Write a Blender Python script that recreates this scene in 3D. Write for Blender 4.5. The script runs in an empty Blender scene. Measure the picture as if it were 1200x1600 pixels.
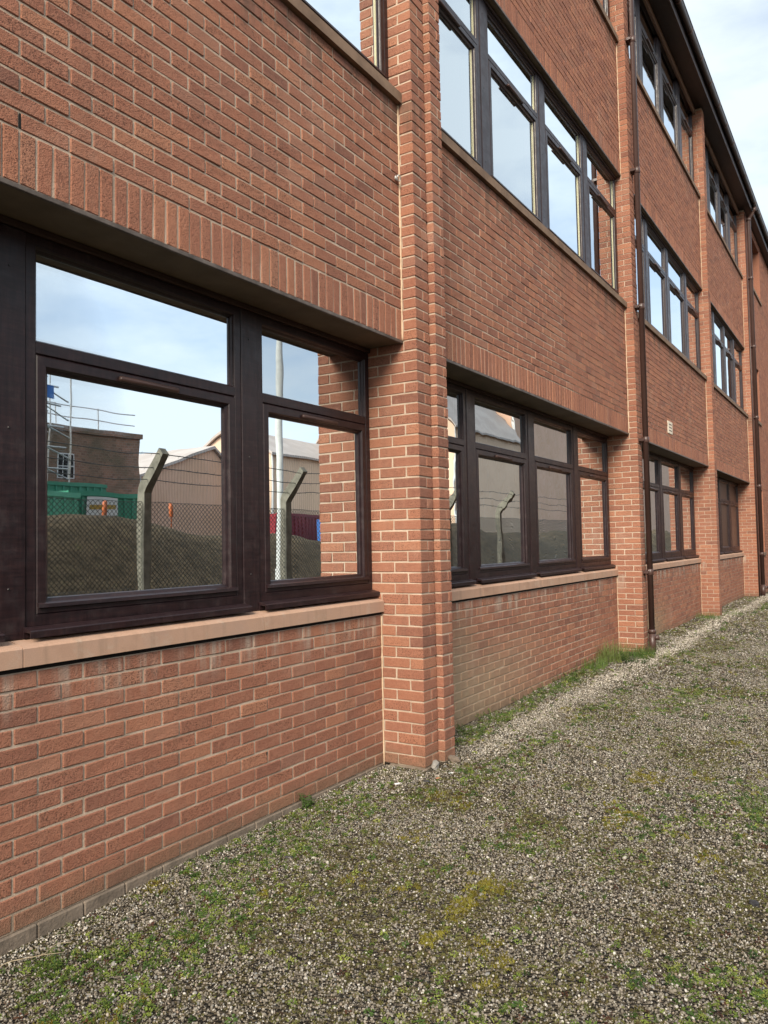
import bpy, bmesh, math, random
import numpy as np
from mathutils import Matrix, Vector, Euler

random.seed(7)
RNG = np.random.default_rng(11)
SC = bpy.context.scene
COL = SC.collection
R = math.radians

# ------------------------------------------------------------------ camera
cam_d = bpy.data.cameras.new("camera")
cam = bpy.data.objects.new("camera", cam_d)
COL.objects.link(cam)
YAW, PIT, ROL = 1.0046, 0.0417, -0.0190
CPOS = Vector((-4.7145, -2.6977, 1.553))
Fv = Vector((math.cos(PIT) * math.sin(YAW), math.cos(PIT) * math.cos(YAW), math.sin(PIT)))
Rv = Vector((math.cos(YAW), -math.sin(YAW), 0))
Uv = Rv.cross(Fv)
R2 = math.cos(ROL) * Rv + math.sin(ROL) * Uv
U2 = -math.sin(ROL) * Rv + math.cos(ROL) * Uv
cam.matrix_world = Matrix(((R2.x, U2.x, -Fv.x, CPOS.x), (R2.y, U2.y, -Fv.y, CPOS.y),
                           (R2.z, U2.z, -Fv.z, CPOS.z), (0, 0, 0, 1)))
cam_d.sensor_fit = 'HORIZONTAL'
cam_d.sensor_width = 36.0
cam_d.lens = 36.0 * 1212.12 / 1200.0
cam_d.clip_start = 0.05
cam_d.clip_end = 2000
SC.camera = cam
SC.render.resolution_x = 768
SC.render.resolution_y = 1024

# ------------------------------------------------------------------ sky, sun, exposure
SUN = Vector((-0.92, -0.38, 0.68)).normalized()
world = bpy.data.worlds.new("World")
SC.world = world
world.use_nodes = True
nt = world.node_tree
nt.nodes.clear()
wo = nt.nodes.new('ShaderNodeOutputWorld')
bg = nt.nodes.new('ShaderNodeBackground')
bg.inputs['Strength'].default_value = 0.10
sky = nt.nodes.new('ShaderNodeTexSky')
sky.sky_type = 'NISHITA'
sky.sun_disc = False
sky.sun_elevation = math.asin(SUN.z)
sky.sun_rotation = math.atan2(SUN.x, SUN.y)
sky.air_density = 1.0
sky.dust_density = 1.6
tc = nt.nodes.new('ShaderNodeTexCoord')
mp = nt.nodes.new('ShaderNodeMapping')
mp.inputs['Scale'].default_value = (1.5, 1.5, 4.2)
mp.inputs['Rotation'].default_value = (0.25, 0.1, 0.6)
n1 = nt.nodes.new('ShaderNodeTexNoise')
n1.inputs['Scale'].default_value = 1.7
n1.inputs['Detail'].default_value = 7
n1.inputs['Roughness'].default_value = 0.55
rp = nt.nodes.new('ShaderNodeValToRGB')
rp.color_ramp.elements[0].position = 0.38
rp.color_ramp.elements[0].color = (0.45, 0.45, 0.45, 1)
rp.color_ramp.elements[1].position = 0.57
rp.color_ramp.elements[1].color = (0.96, 0.96, 0.96, 1)
mx = nt.nodes.new('ShaderNodeMix')
mx.data_type = 'RGBA'
mx.inputs['B'].default_value = (4.35, 4.85, 5.2, 1)
nt.links.new(tc.outputs['Generated'], mp.inputs['Vector'])
nt.links.new(mp.outputs['Vector'], n1.inputs['Vector'])
nt.links.new(n1.outputs['Fac'], rp.inputs['Fac'])
nt.links.new(rp.outputs['Color'], mx.inputs['Factor'])
nt.links.new(sky.outputs['Color'], mx.inputs['A'])
nt.links.new(mx.outputs['Result'], bg.inputs['Color'])
nt.links.new(bg.outputs['Background'], wo.inputs['Surface'])

sun_d = bpy.data.lights.new("sun", 'SUN')
sun_d.energy = 2.7
sun_d.angle = R(24)
sun_d.color = (1.0, 0.90, 0.75)
sun = bpy.data.objects.new("sun", sun_d)
COL.objects.link(sun)
sun.rotation_euler = (-SUN).to_track_quat('-Z', 'Y').to_euler()

SC.view_settings.view_transform = 'Standard'
SC.view_settings.look = 'None'
SC.view_settings.gamma = 1.0
SC.view_settings.use_curve_mapping = False
SC.view_settings.exposure = 1.15


# ------------------------------------------------------------------ helpers
def link(o, parent=None):
    COL.objects.link(o)
    if parent is not None:
        o.parent = parent
    return o


def empty(name, loc=(0, 0, 0), parent=None):
    o = bpy.data.objects.new(name, None)
    o.location = loc
    o.empty_display_size = 0.1
    return link(o, parent)


def tag(o, label=None, cat=None, group=None, kind=None):
    if label: o['label'] = label
    if cat: o['category'] = cat
    if group: o['group'] = group
    if kind: o['kind'] = kind
    return o


class MB:
    """collects vertices and faces, builds one mesh object"""
    def __init__(self):
        self.v = []
        self.f = []
        self.bt = []

    def add(self, vs, fs, bt=0.5):
        n = len(self.v)
        self.v.extend(vs)
        for f in fs:
            self.f.append([i + n for i in f])
            self.bt.append(bt)

    def box(self, x0, x1, y0, y1, z0, z1, bt=0.5):
        vs = [(x, y, z) for x in (x0, x1) for y in (y0, y1) for z in (z0, z1)]
        self.add(vs, [(0, 1, 3, 2), (4, 6, 7, 5), (0, 4, 5, 1), (2, 3, 7, 6), (0, 2, 6, 4), (1, 5, 7, 3)], bt)

    def bevbox(self, x0, x1, y0, y1, z0, z1, b=0.004, bt=0.5):
        vs, fs = chamfer_box(x1 - x0, y1 - y0, z1 - z0, b)
        c = ((x0 + x1) / 2, (y0 + y1) / 2, (z0 + z1) / 2)
        self.add([(v[0] + c[0], v[1] + c[1], v[2] + c[2]) for v in vs], fs, bt)

    def prism(self, pts, axis, a, b, bt=0.5):
        """pts: 2d polygon; axis 'x': (y,z), 'y': (x,z), 'z': (x,y)"""
        n = len(pts)
        def P(p, t):
            return {'x': (t, p[0], p[1]), 'y': (p[0], t, p[1]), 'z': (p[0], p[1], t)}[axis]
        vs = [P(p, a) for p in pts] + [P(p, b) for p in pts]
        fs = [tuple(range(n))[::-1], tuple(range(n, 2 * n))]
        for i in range(n):
            j = (i + 1) % n
            fs.append((i, j, n + j, n + i))
        self.add(vs, fs, bt)

    def ring(self, x0, x1, z0, z1, prof):
        """mitred rectangular ring in the xz plane; prof = [(inset, y)...]"""
        loops = []
        vs = []
        for ins, y in prof:
            loops.append(len(vs))
            vs += [(x0 + ins, y, z0 + ins), (x1 - ins, y, z0 + ins), (x1 - ins, y, z1 - ins), (x0 + ins, y, z1 - ins)]
        fs = []
        for a, b in zip(loops[:-1], loops[1:]):
            for i in range(4):
                j = (i + 1) % 4
                fs.append((a + i, a + j, b + j, b + i))
        self.add(vs, fs)

    def tube(self, pts, r, n=12, caps=True):
        pts = [Vector(p) for p in pts]
        rr = r if isinstance(r, (list, tuple)) else [r] * len(pts)
        vs, fs = [], []
        for i, p in enumerate(pts):
            d = (pts[min(i + 1, len(pts) - 1)] - pts[max(i - 1, 0)]).normalized()
            up = Vector((0, 0, 1)) if abs(d.z) < 0.9 else Vector((1, 0, 0))
            a = d.cross(up).normalized()
            b = d.cross(a)
            for k in range(n):
                t = 2 * math.pi * k / n
                vs.append(tuple(p + (a * math.cos(t) + b * math.sin(t)) * rr[i]))
        for i in range(len(pts) - 1):
            for k in range(n):
                k2 = (k + 1) % n
                fs.append((i * n + k, i * n + k2, (i + 1) * n + k2, (i + 1) * n + k))
        if caps:
            fs.append(tuple(range(n))[::-1])
            fs.append(tuple(range((len(pts) - 1) * n, len(pts) * n)))
        self.add(vs, fs)

    def build(self, name, mat, parent=None, smooth=False, attr=False, loc=None, recalc=True):
        me = bpy.data.meshes.new(name)
        vs = self.v
        if loc is not None:
            vs = [(v[0] - loc[0], v[1] - loc[1], v[2] - loc[2]) for v in vs]
        me.from_pydata(vs, [], self.f)
        if attr:
            at = me.attributes.new('bt', 'FLOAT', 'FACE')
            at.data.foreach_set('value', np.array(self.bt, dtype=np.float32))
        if recalc and len(self.f) < 60000:
            bm = bmesh.new(); bm.from_mesh(me)
            bmesh.ops.recalc_face_normals(bm, faces=bm.faces)
            bm.to_mesh(me); bm.free()
        if smooth:
            me.polygons.foreach_set('use_smooth', [True] * len(me.polygons))
        me.materials.append(mat)
        o = bpy.data.objects.new(name, me)
        if loc is not None:
            o.location = loc
        return link(o, parent)


def chamfer_box(w, d, h, b, jit=0.0, rng=None):
    """box of size w,d,h centred at the origin with chamfered edges: 24 verts"""
    hw, hd, hh = w / 2, d / 2, h / 2
    b = min(b, hw * .4, hd * .4, hh * .4)
    vs = []
    idx = {}
    for sx in (-1, 1):
        for sy in (-1, 1):
            for sz in (-1, 1):
                j = [(rng.uniform(-jit, jit) if jit else 0.0) for _ in range(3)]
                for ax in range(3):
                    p = [sx * hw, sy * hd, sz * hh]
                    for a in range(3):
                        if a != ax:
                            p[a] -= (sx, sy, sz)[a] * b
                        p[a] += j[a]
                    idx[(sx, sy, sz, ax)] = len(vs)
                    vs.append(tuple(p))
    fs = []
    for ax in range(3):
        o = [a for a in range(3) if a != ax]
        for s in (-1, 1):
            q = []
            for (u, v) in ((-1, -1), (1, -1), (1, 1), (-1, 1)):
                k = [0, 0, 0]; k[ax] = s; k[o[0]] = u; k[o[1]] = v
                q.append(idx[(k[0], k[1], k[2], ax)])
            sgn = s * (1 if ax != 1 else -1)
            fs.append(tuple(q) if sgn > 0 else tuple(q[::-1]))
    for ax in range(3):                     # edges parallel to ax
        o = [a for a in range(3) if a != ax]
        for u in (-1, 1):
            for v in (-1, 1):
                def K(s):
                    k = [0, 0, 0]; k[ax] = s; k[o[0]] = u; k[o[1]] = v
                    return k
                a, c = K(-1), K(1)
                fs.append((idx[(*a, o[0])], idx[(*c, o[0])], idx[(*c, o[1])], idx[(*a, o[1])]))
    for sx in (-1, 1):
        for sy in (-1, 1):
            for sz in (-1, 1):
                fs.append(tuple(idx[(sx, sy, sz, a)] for a in range(3)))
    return vs, fs


# ------------------------------------------------------------------ materials
class NT:
    def __init__(self, name):
        self.m = bpy.data.materials.new(name)
        self.m.use_nodes = True
        self.t = self.m.node_tree
        self.t.nodes.clear()
        self.out = self.t.nodes.new('ShaderNodeOutputMaterial')
        self.bsdf = self.t.nodes.new('ShaderNodeBsdfPrincipled')
        self.L(self.bsdf.outputs[0], self.out.inputs['Surface'])

    def N(self, typ, **kw):
        n = self.t.nodes.new(typ)
        for k, v in kw.items():
            setattr(n, k, v)
        return n

    def L(self, a, b):
        self.t.links.new(a, b)

    def inp(self, sock, v):
        if isinstance(v, bpy.types.NodeSocket):
            self.L(v, sock)
        elif isinstance(v, (tuple, list)) and len(v) == 3 and len(sock.default_value) == 4:
            sock.default_value = (*v, 1)
        else:
            sock.default_value = v

    def pos(self):
        return self.N('ShaderNodeNewGeometry').outputs['Position']

    def obj(self):
        return self.N('ShaderNodeTexCoord').outputs['Object']

    def noise(self, vec, scale, detail=4, rough=0.55, mapscale=None, dist=0.0):
        if mapscale is not None:
            m = self.N('ShaderNodeMapping')
            self.L(vec, m.inputs['Vector'])
            m.inputs['Scale'].default_value = mapscale
            vec = m.outputs['Vector']
        n = self.N('ShaderNodeTexNoise')
        self.L(vec, n.inputs['Vector'])
        n.inputs['Scale'].default_value = scale
        n.inputs['Detail'].default_value = detail
        n.inputs['Roughness'].default_value = rough
        n.inputs['Distortion'].default_value = dist
        return n.outputs['Fac']

    def ramp(self, fac, stops, interp='LINEAR'):
        r = self.N('ShaderNodeValToRGB')
        r.color_ramp.interpolation = interp
        el = r.color_ramp.elements
        while len(el) < len(stops):
            el.new(0.5)
        for e, (p, c) in zip(el, stops):
            e.position = p
            e.color = (*c, 1) if isinstance(c, (tuple, list)) else (c, c, c, 1)
        self.inp(r.inputs['Fac'], fac)
        return r.outputs['Color']

    def mix(self, fac, a, b, mode='MIX'):
        m = self.N('ShaderNodeMix', data_type='RGBA', blend_type=mode)
        self.inp(m.inputs['Factor'], fac)
        self.inp(m.inputs['A'], a)
        self.inp(m.inputs['B'], b)
        return m.outputs['Result']

    def math(self, op, a, b=0.0, c=0.0, clamp=False):
        m = self.N('ShaderNodeMath', operation=op, use_clamp=clamp)
        self.inp(m.inputs[0], a)
        self.inp(m.inputs[1], b)
        self.inp(m.inputs[2], c)
        return m.outputs[0]

    def mr(self, v, a, b, c=0.0, d=1.0):
        m = self.N('ShaderNodeMapRange')
        m.interpolation_type = 'SMOOTHSTEP'
        self.inp(m.inputs['Value'], v)
        for i, x in zip(('From Min', 'From Max', 'To Min', 'To Max'), (a, b, c, d)):
            m.inputs[i].default_value = x
        return m.outputs['Result']

    def bump(self, h, strength=0.4, dist=0.002, normal=None):
        b = self.N('ShaderNodeBump')
        b.inputs['Strength'].default_value = strength
        b.inputs['Distance'].default_value = dist
        self.L(h, b.inputs['Height'])
        if normal is not None:
            self.L(normal, b.inputs['Normal'])
        return b.outputs['Normal']

    def done(self, color, rough=0.8, normal=None, spec=0.5, metal=0.0):
        self.inp(self.bsdf.inputs['Base Color'], color)
        self.inp(self.bsdf.inputs['Roughness'], rough)
        self.bsdf.inputs['Specular IOR Level'].default_value = spec
        self.bsdf.inputs['Metallic'].default_value = metal
        if normal is not None:
            self.L(normal, self.bsdf.inputs['Normal'])
        return self.m


def weather(n, col, pos, strength=1.0):
    """stains with shapes of their own: lime bloom and damp algae, by place on the wall"""
    s = n.N('ShaderNodeSeparateXYZ')
    n.L(pos, s.inputs[0])
    x, y, z = s.outputs
    big = n.noise(pos, 1.1, 5, 0.6)
    fine = n.noise(pos, 9.0, 4, 0.65)
    streak = n.noise(pos, 1.0, 4, 0.6, mapscale=(9.0, 9.0, 0.7))
    # grey-green dried algae low on the wall just beyond the double pier
    a = n.math('MULTIPLY', n.mr(x, 0.2, 0.5), n.mr(x, 3.9, 0.9))
    a = n.math('MULTIPLY', a, n.mr(n.math('ADD', z, n.math('MULTIPLY', n.math('SUBTRACT', big, 0.5), 0.8)), 1.05, 0.30))
    a = n.math('MULTIPLY', a, n.mr(y, 0.20, 0.27))
    a = n.math('MULTIPLY', a, n.mr(fine, 0.25, 0.6, 0.62, 1.0))
    col = n.mix(n.math('MULTIPLY', a, 0.95 * strength), col, (0.34, 0.255, 0.17))
    b = n.math('MULTIPLY', n.mr(x, 6.2, 6.4), n.mr(x, 9.4, 7.4))
    b = n.math('MULTIPLY', b, n.mr(n.math('ADD', z, n.math('MULTIPLY', n.math('SUBTRACT', big, 0.5), 0.7)), 0.8, 0.2))
    b = n.math('MULTIPLY', b, n.mr(y, 0.20, 0.27))
    col = n.mix(n.math('MULTIPLY', b, 0.8 * strength), col, (0.30, 0.245, 0.15))
    # lime bloom washed down from the stone sill
    c = n.math('MULTIPLY', n.mr(z, 0.80, 1.02), n.mr(z, 1.10, 1.07))
    c = n.math('MULTIPLY', c, n.mr(streak, 0.46, 0.66))
    c = n.math('MULTIPLY', c, n.mr(y, 0.20, 0.27))
    col = n.mix(n.math('MULTIPLY', c, 0.75 * strength), col, (0.40, 0.33, 0.27))
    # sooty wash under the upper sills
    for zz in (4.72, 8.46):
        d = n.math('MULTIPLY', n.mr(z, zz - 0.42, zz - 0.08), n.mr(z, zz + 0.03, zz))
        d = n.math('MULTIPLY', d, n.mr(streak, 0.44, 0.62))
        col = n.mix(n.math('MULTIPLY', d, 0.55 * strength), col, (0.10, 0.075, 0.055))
    # soil splashed up from the gravel
    sp = n.mr(n.math('ADD', z, n.math('MULTIPLY', n.math('SUBTRACT', fine, 0.5), 0.22)), 0.17, 0.0)
    col = n.mix(n.math('MULTIPLY', sp, 0.50 * strength), col, (0.155, 0.115, 0.075))
    # faint pale haze of salts over large areas
    e = n.mr(n.noise(pos, 2.3, 6, 0.65), 0.55, 0.80)
    col = n.mix(n.math('MULTIPLY', e, 0.22 * strength), col, (0.50, 0.38, 0.30))
    return col


def brick_material(name, single):
    n = NT(name)
    pos = n.pos()
    if single:
        rnd = n.N('ShaderNodeObjectInfo').outputs['Random']
    else:
        rnd = n.N('ShaderNodeAttribute', attribute_name='bt').outputs['Fac']
    tone = n.ramp(rnd, [(0.0, (0.200, 0.088, 0.063)), (0.07, (0.275, 0.115, 0.076)), (0.35, (0.328, 0.138, 0.086)),
                        (0.55, (0.305, 0.131, 0.086)), (0.78, (0.352, 0.149, 0.090)), (0.93, (0.390, 0.176, 0.106)),
                        (1.0, (0.275, 0.134, 0.095))])
    mid = n.noise(pos, 26, 4, 0.6)
    col = n.mix(n.mr(mid, 0.35, 0.7, 0.0, 0.45), tone, n.mix(0.55, tone, (0.42, 0.215, 0.140)))
    pit = n.noise(pos, 165, 3, 0.62)
    grain = n.noise(pos, 420, 2, 0.6)
    # drag-faced bricks: some are far more pitted than others
    rough_amt = n.math('FRACT', n.math('MULTIPLY', rnd, 7.31))
    pit2 = n.noise(pos, 75, 3, 0.7)
    pit = n.math('ADD', n.math('MULTIPLY', pit, 0.6), n.math('MULTIPLY', pit2, 0.4))
    pitm = n.mr(pit, 0.495, 0.40)
    pitm = n.math('MULTIPLY', pitm, n.mr(rough_amt, 0.0, 1.0, 0.25, 0.85))
    col = n.mix(pitm, col, (0.090, 0.040, 0.028))
    col = n.mix(n.mr(grain, 0.56, 0.72, 0.0, 0.40), col, (0.46, 0.24, 0.155))
    wide = n.noise(pos, 0.7, 5, 0.6)
    col = n.mix(n.mr(wide, 0.42, 0.62, 0.0, 0.14), col, n.mix(0.5, col, (0.10, 0.055, 0.045)))
    run = n.noise(pos, 1.0, 5, 0.65, mapscale=(5.5, 5.5, 0.35))
    col = n.mix(n.mr(run, 0.54, 0.72, 0.0, 0.22), col, (0.14, 0.085, 0.065))
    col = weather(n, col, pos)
    h = n.math('ADD', n.math('MULTIPLY', n.mr(pit, 0.34, 0.60), 1.0), n.math('MULTIPLY', grain, 0.5))
    h = n.math('ADD', h, n.math('MULTIPLY', mid, 1.2))
    nm = n.bump(h, 0.8, 0.0035)
    return n.done(col, 0.92, nm, 0.25)


def mortar_material():
    n = NT('mortar')
    pos = n.pos()
    a = n.noise(pos, 7, 5, 0.6)
    b = n.noise(pos, 160, 3, 0.6)
    col = n.ramp(a, [(0.3, (0.37, 0.280, 0.215)), (0.5, (0.48, 0.375, 0.29)), (0.7, (0.56, 0.445, 0.35))])
    col = n.mix(n.mr(b, 0.3, 0.7, 0.35, 0.0), col, (0.26, 0.19, 0.13))
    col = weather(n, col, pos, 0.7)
    nm = n.bump(n.math('ADD', b, n.math('MULTIPLY', n.noise(pos, 45, 3), 1.5)), 0.7, 0.004)
    return n.done(col, 0.95, nm, 0.2)


def simple(name, c1, c2, scale, rough=0.8, bump=0.3, bdist=0.002, spec=0.4, mapscale=None, detail=5, lo=0.35, hi=0.65, metal=0.0, obj=False):
    n = NT(name)
    pos = n.obj() if obj else n.pos()
    f = n.noise(pos, scale, detail, 0.6, mapscale=mapscale)
    col = n.ramp(f, [(lo, c1), (hi, c2)])
    nm = n.bump(n.noise(pos, scale * 6, 3, 0.6, mapscale=mapscale), bump, bdist) if bump else None
    return n.done(col, rough, nm, spec, metal)


M = {}
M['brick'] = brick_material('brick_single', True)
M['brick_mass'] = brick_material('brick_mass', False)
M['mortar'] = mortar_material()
M['upvc'] = None


def upvc_material():
    n = NT('mahogany_frame')
    pos = n.pos()
    g = n.noise(pos, 1.0, 5, 0.6, mapscale=(70, 70, 5), dist=0.6)
    g2 = n.noise(pos, 1.0, 4, 0.6, mapscale=(5, 70, 70), dist=0.6)
    f = n.math('MULTIPLY', n.math('ADD', g, g2), 0.5)
    dust = n.noise(pos, 14, 5, 0.65)
    col = n.ramp(f, [(0.36, (0.010, 0.0055, 0.0068)), (0.52, (0.020, 0.0098, 0.0112)), (0.66, (0.034, 0.0160, 0.0160))])
    col = n.mix(n.mr(dust, 0.5, 0.8, 0.0, 0.16), col, (0.11, 0.09, 0.085))
    nm = n.bump(f, 0.18, 0.0012)
    return n.done(col, n.mr(dust, 0.3, 0.7, 0.30, 0.46), nm, 0.36)


M['upvc'] = upvc_material()


def stone_material():
    n = NT('sandstone_sill')
    pos = n.pos()
    a = n.noise(pos, 3.2, 6, 0.62)
    b = n.noise(pos, 240, 3, 0.6)
    s = n.noise(pos, 1.0, 4, 0.6, mapscale=(16, 16, 1.2))
    col = n.ramp(a, [(0.28, (0.36, 0.215, 0.150)), (0.5, (0.44, 0.275, 0.195)), (0.72, (0.39, 0.255, 0.195))])
    col = n.mix(n.mr(s, 0.50, 0.72, 0, 0.45), col, (0.25, 0.17, 0.12))
    col = n.mix(n.mr(n.noise(pos, 11, 5, 0.7), 0.52, 0.70, 0, 0.35), col, (0.46, 0.38, 0.31))
    col = n.mix(n.mr(b, 0.35, 0.6, 0.22, 0), col, (0.22, 0.15, 0.10))
    return n.done(col, 0.85, n.bump(n.math('ADD', b, n.math('MULTIPLY', a, 2)), 0.35, 0.002), 0.3)


M['stone'] = stone_material()
M['brown_sill'] = simple('brown_concrete_sill', (0.135, 0.085, 0.055), (0.215, 0.140, 0.092), 6, 0.85, 0.4)
M['soffit'] = simple('olive_soffit_board', (0.105, 0.080, 0.050), (0.150, 0.112, 0.072), 4, 0.8, 0.1)
M['timber'] = simple('dark_timber', (0.030, 0.016, 0.012), (0.060, 0.030, 0.020), 3, 0.7, 0.2, mapscale=(1, 30, 30))
M['eaves_timber'] = simple('eaves_board', (0.145, 0.075, 0.045), (0.21, 0.115, 0.070), 3, 0.7, 0.2, mapscale=(1, 30, 30))
M['steel'] = simple('painted_angle', (0.055, 0.042, 0.034), (0.13, 0.105, 0.09), 12, 0.55, 0.2)
M['cement'] = simple('cement_plinth', (0.105, 0.083, 0.064), (0.215, 0.170, 0.132), 9, 0.92, 0.8, 0.006, lo=0.3, hi=0.7)
M['concrete'] = simple('grey_concrete', (0.18, 0.165, 0.145), (0.30, 0.28, 0.25), 14, 0.9, 0.6, 0.004)
M['pipe'] = simple('brown_plastic_pipe', (0.052, 0.028, 0.023), (0.072, 0.040, 0.034), 5, 0.38, 0.05, mapscale=(1, 1, .3))
M['gutter'] = simple('brown_plastic_gutter', (0.030, 0.018, 0.016), (0.046, 0.028, 0.024), 5, 0.40, 0.05)
M['dark'] = simple('dark_void_and_shadow', (0.006, 0.005, 0.005), (0.012, 0.010, 0.009), 20, 0.95, 0.0)
M['sealant'] = simple('sealant_bead', (0.50, 0.355, 0.235), (0.60, 0.45, 0.31), 22, 0.9, 0.6, 0.004)
M['rubber'] = simple('black_plastic', (0.010, 0.008, 0.008), (0.018, 0.014, 0.013), 9, 0.42, 0.0)
M['spacer'] = simple('pale_spacer', (0.42, 0.39, 0.24), (0.47, 0.44, 0.28), 3, 0.6, 0.0)
M['spacer_dark'] = simple('grey_spacer', (0.07, 0.07, 0.075), (0.10, 0.10, 0.105), 3, 0.5, 0.0)
M['panel'] = simple('brown_infill_panel', (0.040, 0.024, 0.020), (0.060, 0.036, 0.030), 4, 0.35, 0.1)
M['cream'] = simple('cream_vent', (0.62, 0.54, 0.43), (0.70, 0.62, 0.50), 12, 0.7, 0.2)
M['galv'] = simple('galvanised', (0.38, 0.38, 0.37), (0.62, 0.62, 0.60), 20, 0.4, 0.1, metal=0.6)
M['plaster'] = simple('room_plaster', (0.20, 0.19, 0.175), (0.25, 0.24, 0.22), 2, 0.9, 0.0)
M['carpet'] = simple('room_carpet', (0.05, 0.05, 0.055), (0.08, 0.08, 0.085), 8, 0.95, 0.0)
M['tile'] = simple('roof_tile', (0.07, 0.05, 0.045), (0.12, 0.085, 0.075), 5, 0.85, 0.3)


def glass_material(name, fac, tint, wob_scale, wob):
    n = NT(name)
    n.t.nodes.remove(n.bsdf)
    gl = n.N('ShaderNodeBsdfGlossy')
    gl.inputs['Color'].default_value = (0.90, 0.96, 1.0, 1)
    gl.inputs['Roughness'].default_value = 0.006
    tr = n.N('ShaderNodeBsdfTransparent')
    tr.inputs['Color'].default_value = (*tint, 1)
    fr = n.N('ShaderNodeFresnel')
    fr.inputs['IOR'].default_value = 1.52
    f = n.math('ADD', fac, n.math('MULTIPLY', fr.outputs[0], 1.0), clamp=True)
    pos = n.pos()
    h = n.noise(pos, wob_scale, 2, 0.5)
    nm = n.bump(h, 1.0, wob)
    n.L(nm, gl.inputs['Normal'])
    mxs = n.N('ShaderNodeMixShader')
    n.L(f, mxs.inputs[0])
    n.L(tr.outputs[0], mxs.inputs[1])
    n.L(gl.outputs[0], mxs.inputs[2])
    n.L(mxs.outputs[0], n.out.inputs['Surface'])
    return n.m


M['glass_out'] = glass_material('outer_glass', 0.60, (0.88, 0.90, 0.90), 1.6, 0.0010)
M['glass_in'] = glass_material('inner_glass', 0.60, (0.60, 0.62, 0.62), 1.9, 0.0022)
M['glass_old_out'] = glass_material('wavy_outer_glass', 0.66, (0.88, 0.90, 0.90), 2.6, 0.0007)
M['glass_old_in'] = glass_material('wavy_inner_glass', 0.60, (0.60, 0.62, 0.62), 4.0, 0.0009)

# ------------------------------------------------------------------ ground
def gz(x, y):
    """height of the gravel"""
    x = np.asarray(x, dtype=float); y = np.asarray(y, dtype=float)
    base = np.interp(x, [-8, -2.9, -1.8, 0, 1.1, 5.5, 8, 14, 40], [-0.075, -0.068, -0.042, -0.012, 0.0, 0.045, 0.03, 0.0, 0.0])
    k = np.clip((0.34 - y) / 2.5, 0, 1)
    z = base * (1 - k) + (-0.02) * k
    z = z + 0.010 * np.sin(x * 2.1 + 0.7 * y) * np.cos(y * 1.7 - 0.4 * x) + 0.006 * np.sin(x * 5.3 - y * 3.1)
    return z


def smooth_noise(x, y, cell, seed):
    """value noise on a lattice"""
    g = np.random.default_rng(seed).random((256, 256))
    u = np.asarray(x) / cell + 1000.3; v = np.asarray(y) / cell + 1000.7
    i = np.floor(u).astype(int); j = np.floor(v).astype(int)
    fu = u - i; fv = v - j
    fu = fu * fu * (3 - 2 * fu); fv = fv * fv * (3 - 2 * fv)
    a = g[i % 256, j % 256]; b = g[(i + 1) % 256, j % 256]
    c = g[i % 256, (j + 1) % 256]; d = g[(i + 1) % 256, (j + 1) % 256]
    return (a * (1 - fu) + b * fu) * (1 - fv) + (c * (1 - fu) + d * fu) * fv


def fbm(x, y, cell, seed, o=3):
    s = 0; w = 0
    for k in range(o):
        s = s + smooth_noise(x, y, cell / 2 ** k, seed + k) * 0.55 ** k
        w += 0.55 ** k
    return s / w


def ground_material():
    n = NT('gravel_ground')
    pos = n.pos()
    s = n.N('ShaderNodeSeparateXYZ'); n.L(pos, s.inputs[0])
    x, y, z = s.outputs
    vo = n.N('ShaderNodeTexVoronoi'); n.L(pos, vo.inputs['Vector']); vo.inputs['Scale'].default_value = 62
    vo2 = n.N('ShaderNodeTexVoronoi'); n.L(pos, vo2.inputs['Vector']); vo2.inputs['Scale'].default_value = 33
    sc = n.N('ShaderNodeSeparateColor'); n.L(vo.outputs['Color'], sc.inputs[0])
    sc2 = n.N('ShaderNodeSeparateColor'); n.L(vo2.outputs['Color'], sc2.inputs[0])
    pal = [(0.0, (0.050, 0.042, 0.034)), (0.3, (0.115, 0.095, 0.072)), (0.55, (0.19, 0.155, 0.115)), (0.8, (0.27, 0.225, 0.17)), (1.0, (0.46, 0.41, 0.34))]
    st = n.ramp(sc.outputs[0], pal)
    st = n.mix(n.mr(sc2.outputs[1], 0.55, 0.7), st, n.ramp(sc2.outputs[0], pal))
    edge = n.mr(vo.outputs['Distance'], 0.006, 0.012)
    st = n.mix(n.math('MULTIPLY', edge, 0.55), st, (0.05, 0.041, 0.030))
    big = n.noise(pos, 0.9, 6, 0.62)
    med = n.noise(pos, 4.5, 5, 0.65)
    mossy = n.mr(n.math('ADD', n.math('MULTIPLY', big, 0.65), n.math('MULTIPLY', med, 0.35)), 0.47, 0.60)
    fine = n.noise(pos, 38, 4, 0.7)
    mossy = n.math('MULTIPLY', mossy, n.mr(fine, 0.40, 0.58))
    mosscol = n.ramp(n.noise(pos, 3.1, 4, 0.6), [(0.30, (0.080, 0.055, 0.026)), (0.5, (0.105, 0.080, 0.032)), (0.68, (0.125, 0.120, 0.040))])
    col = n.mix(n.math('MULTIPLY', mossy, 0.85), st, mosscol)
    # rough waste land beyond the fence
    waste = n.mr(y, -5.0, -5.6)
    wcol = n.ramp(n.noise(pos, 2.2, 6, 0.7), [(0.32, (0.045, 0.038, 0.022)), (0.55, (0.085, 0.070, 0.045)), (0.72, (0.075, 0.085, 0.035))])
    col = n.mix(waste, col, wcol)
    h = n.math('ADD', n.math('SUBTRACT', 0.02, vo.outputs['Distance']), n.math('MULTIPLY', fine, 0.012))
    nm = n.bump(h, 0.9, 0.6)
    return n.done(col, 0.95, nm, 0.2)


M['ground'] = ground_material()


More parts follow.
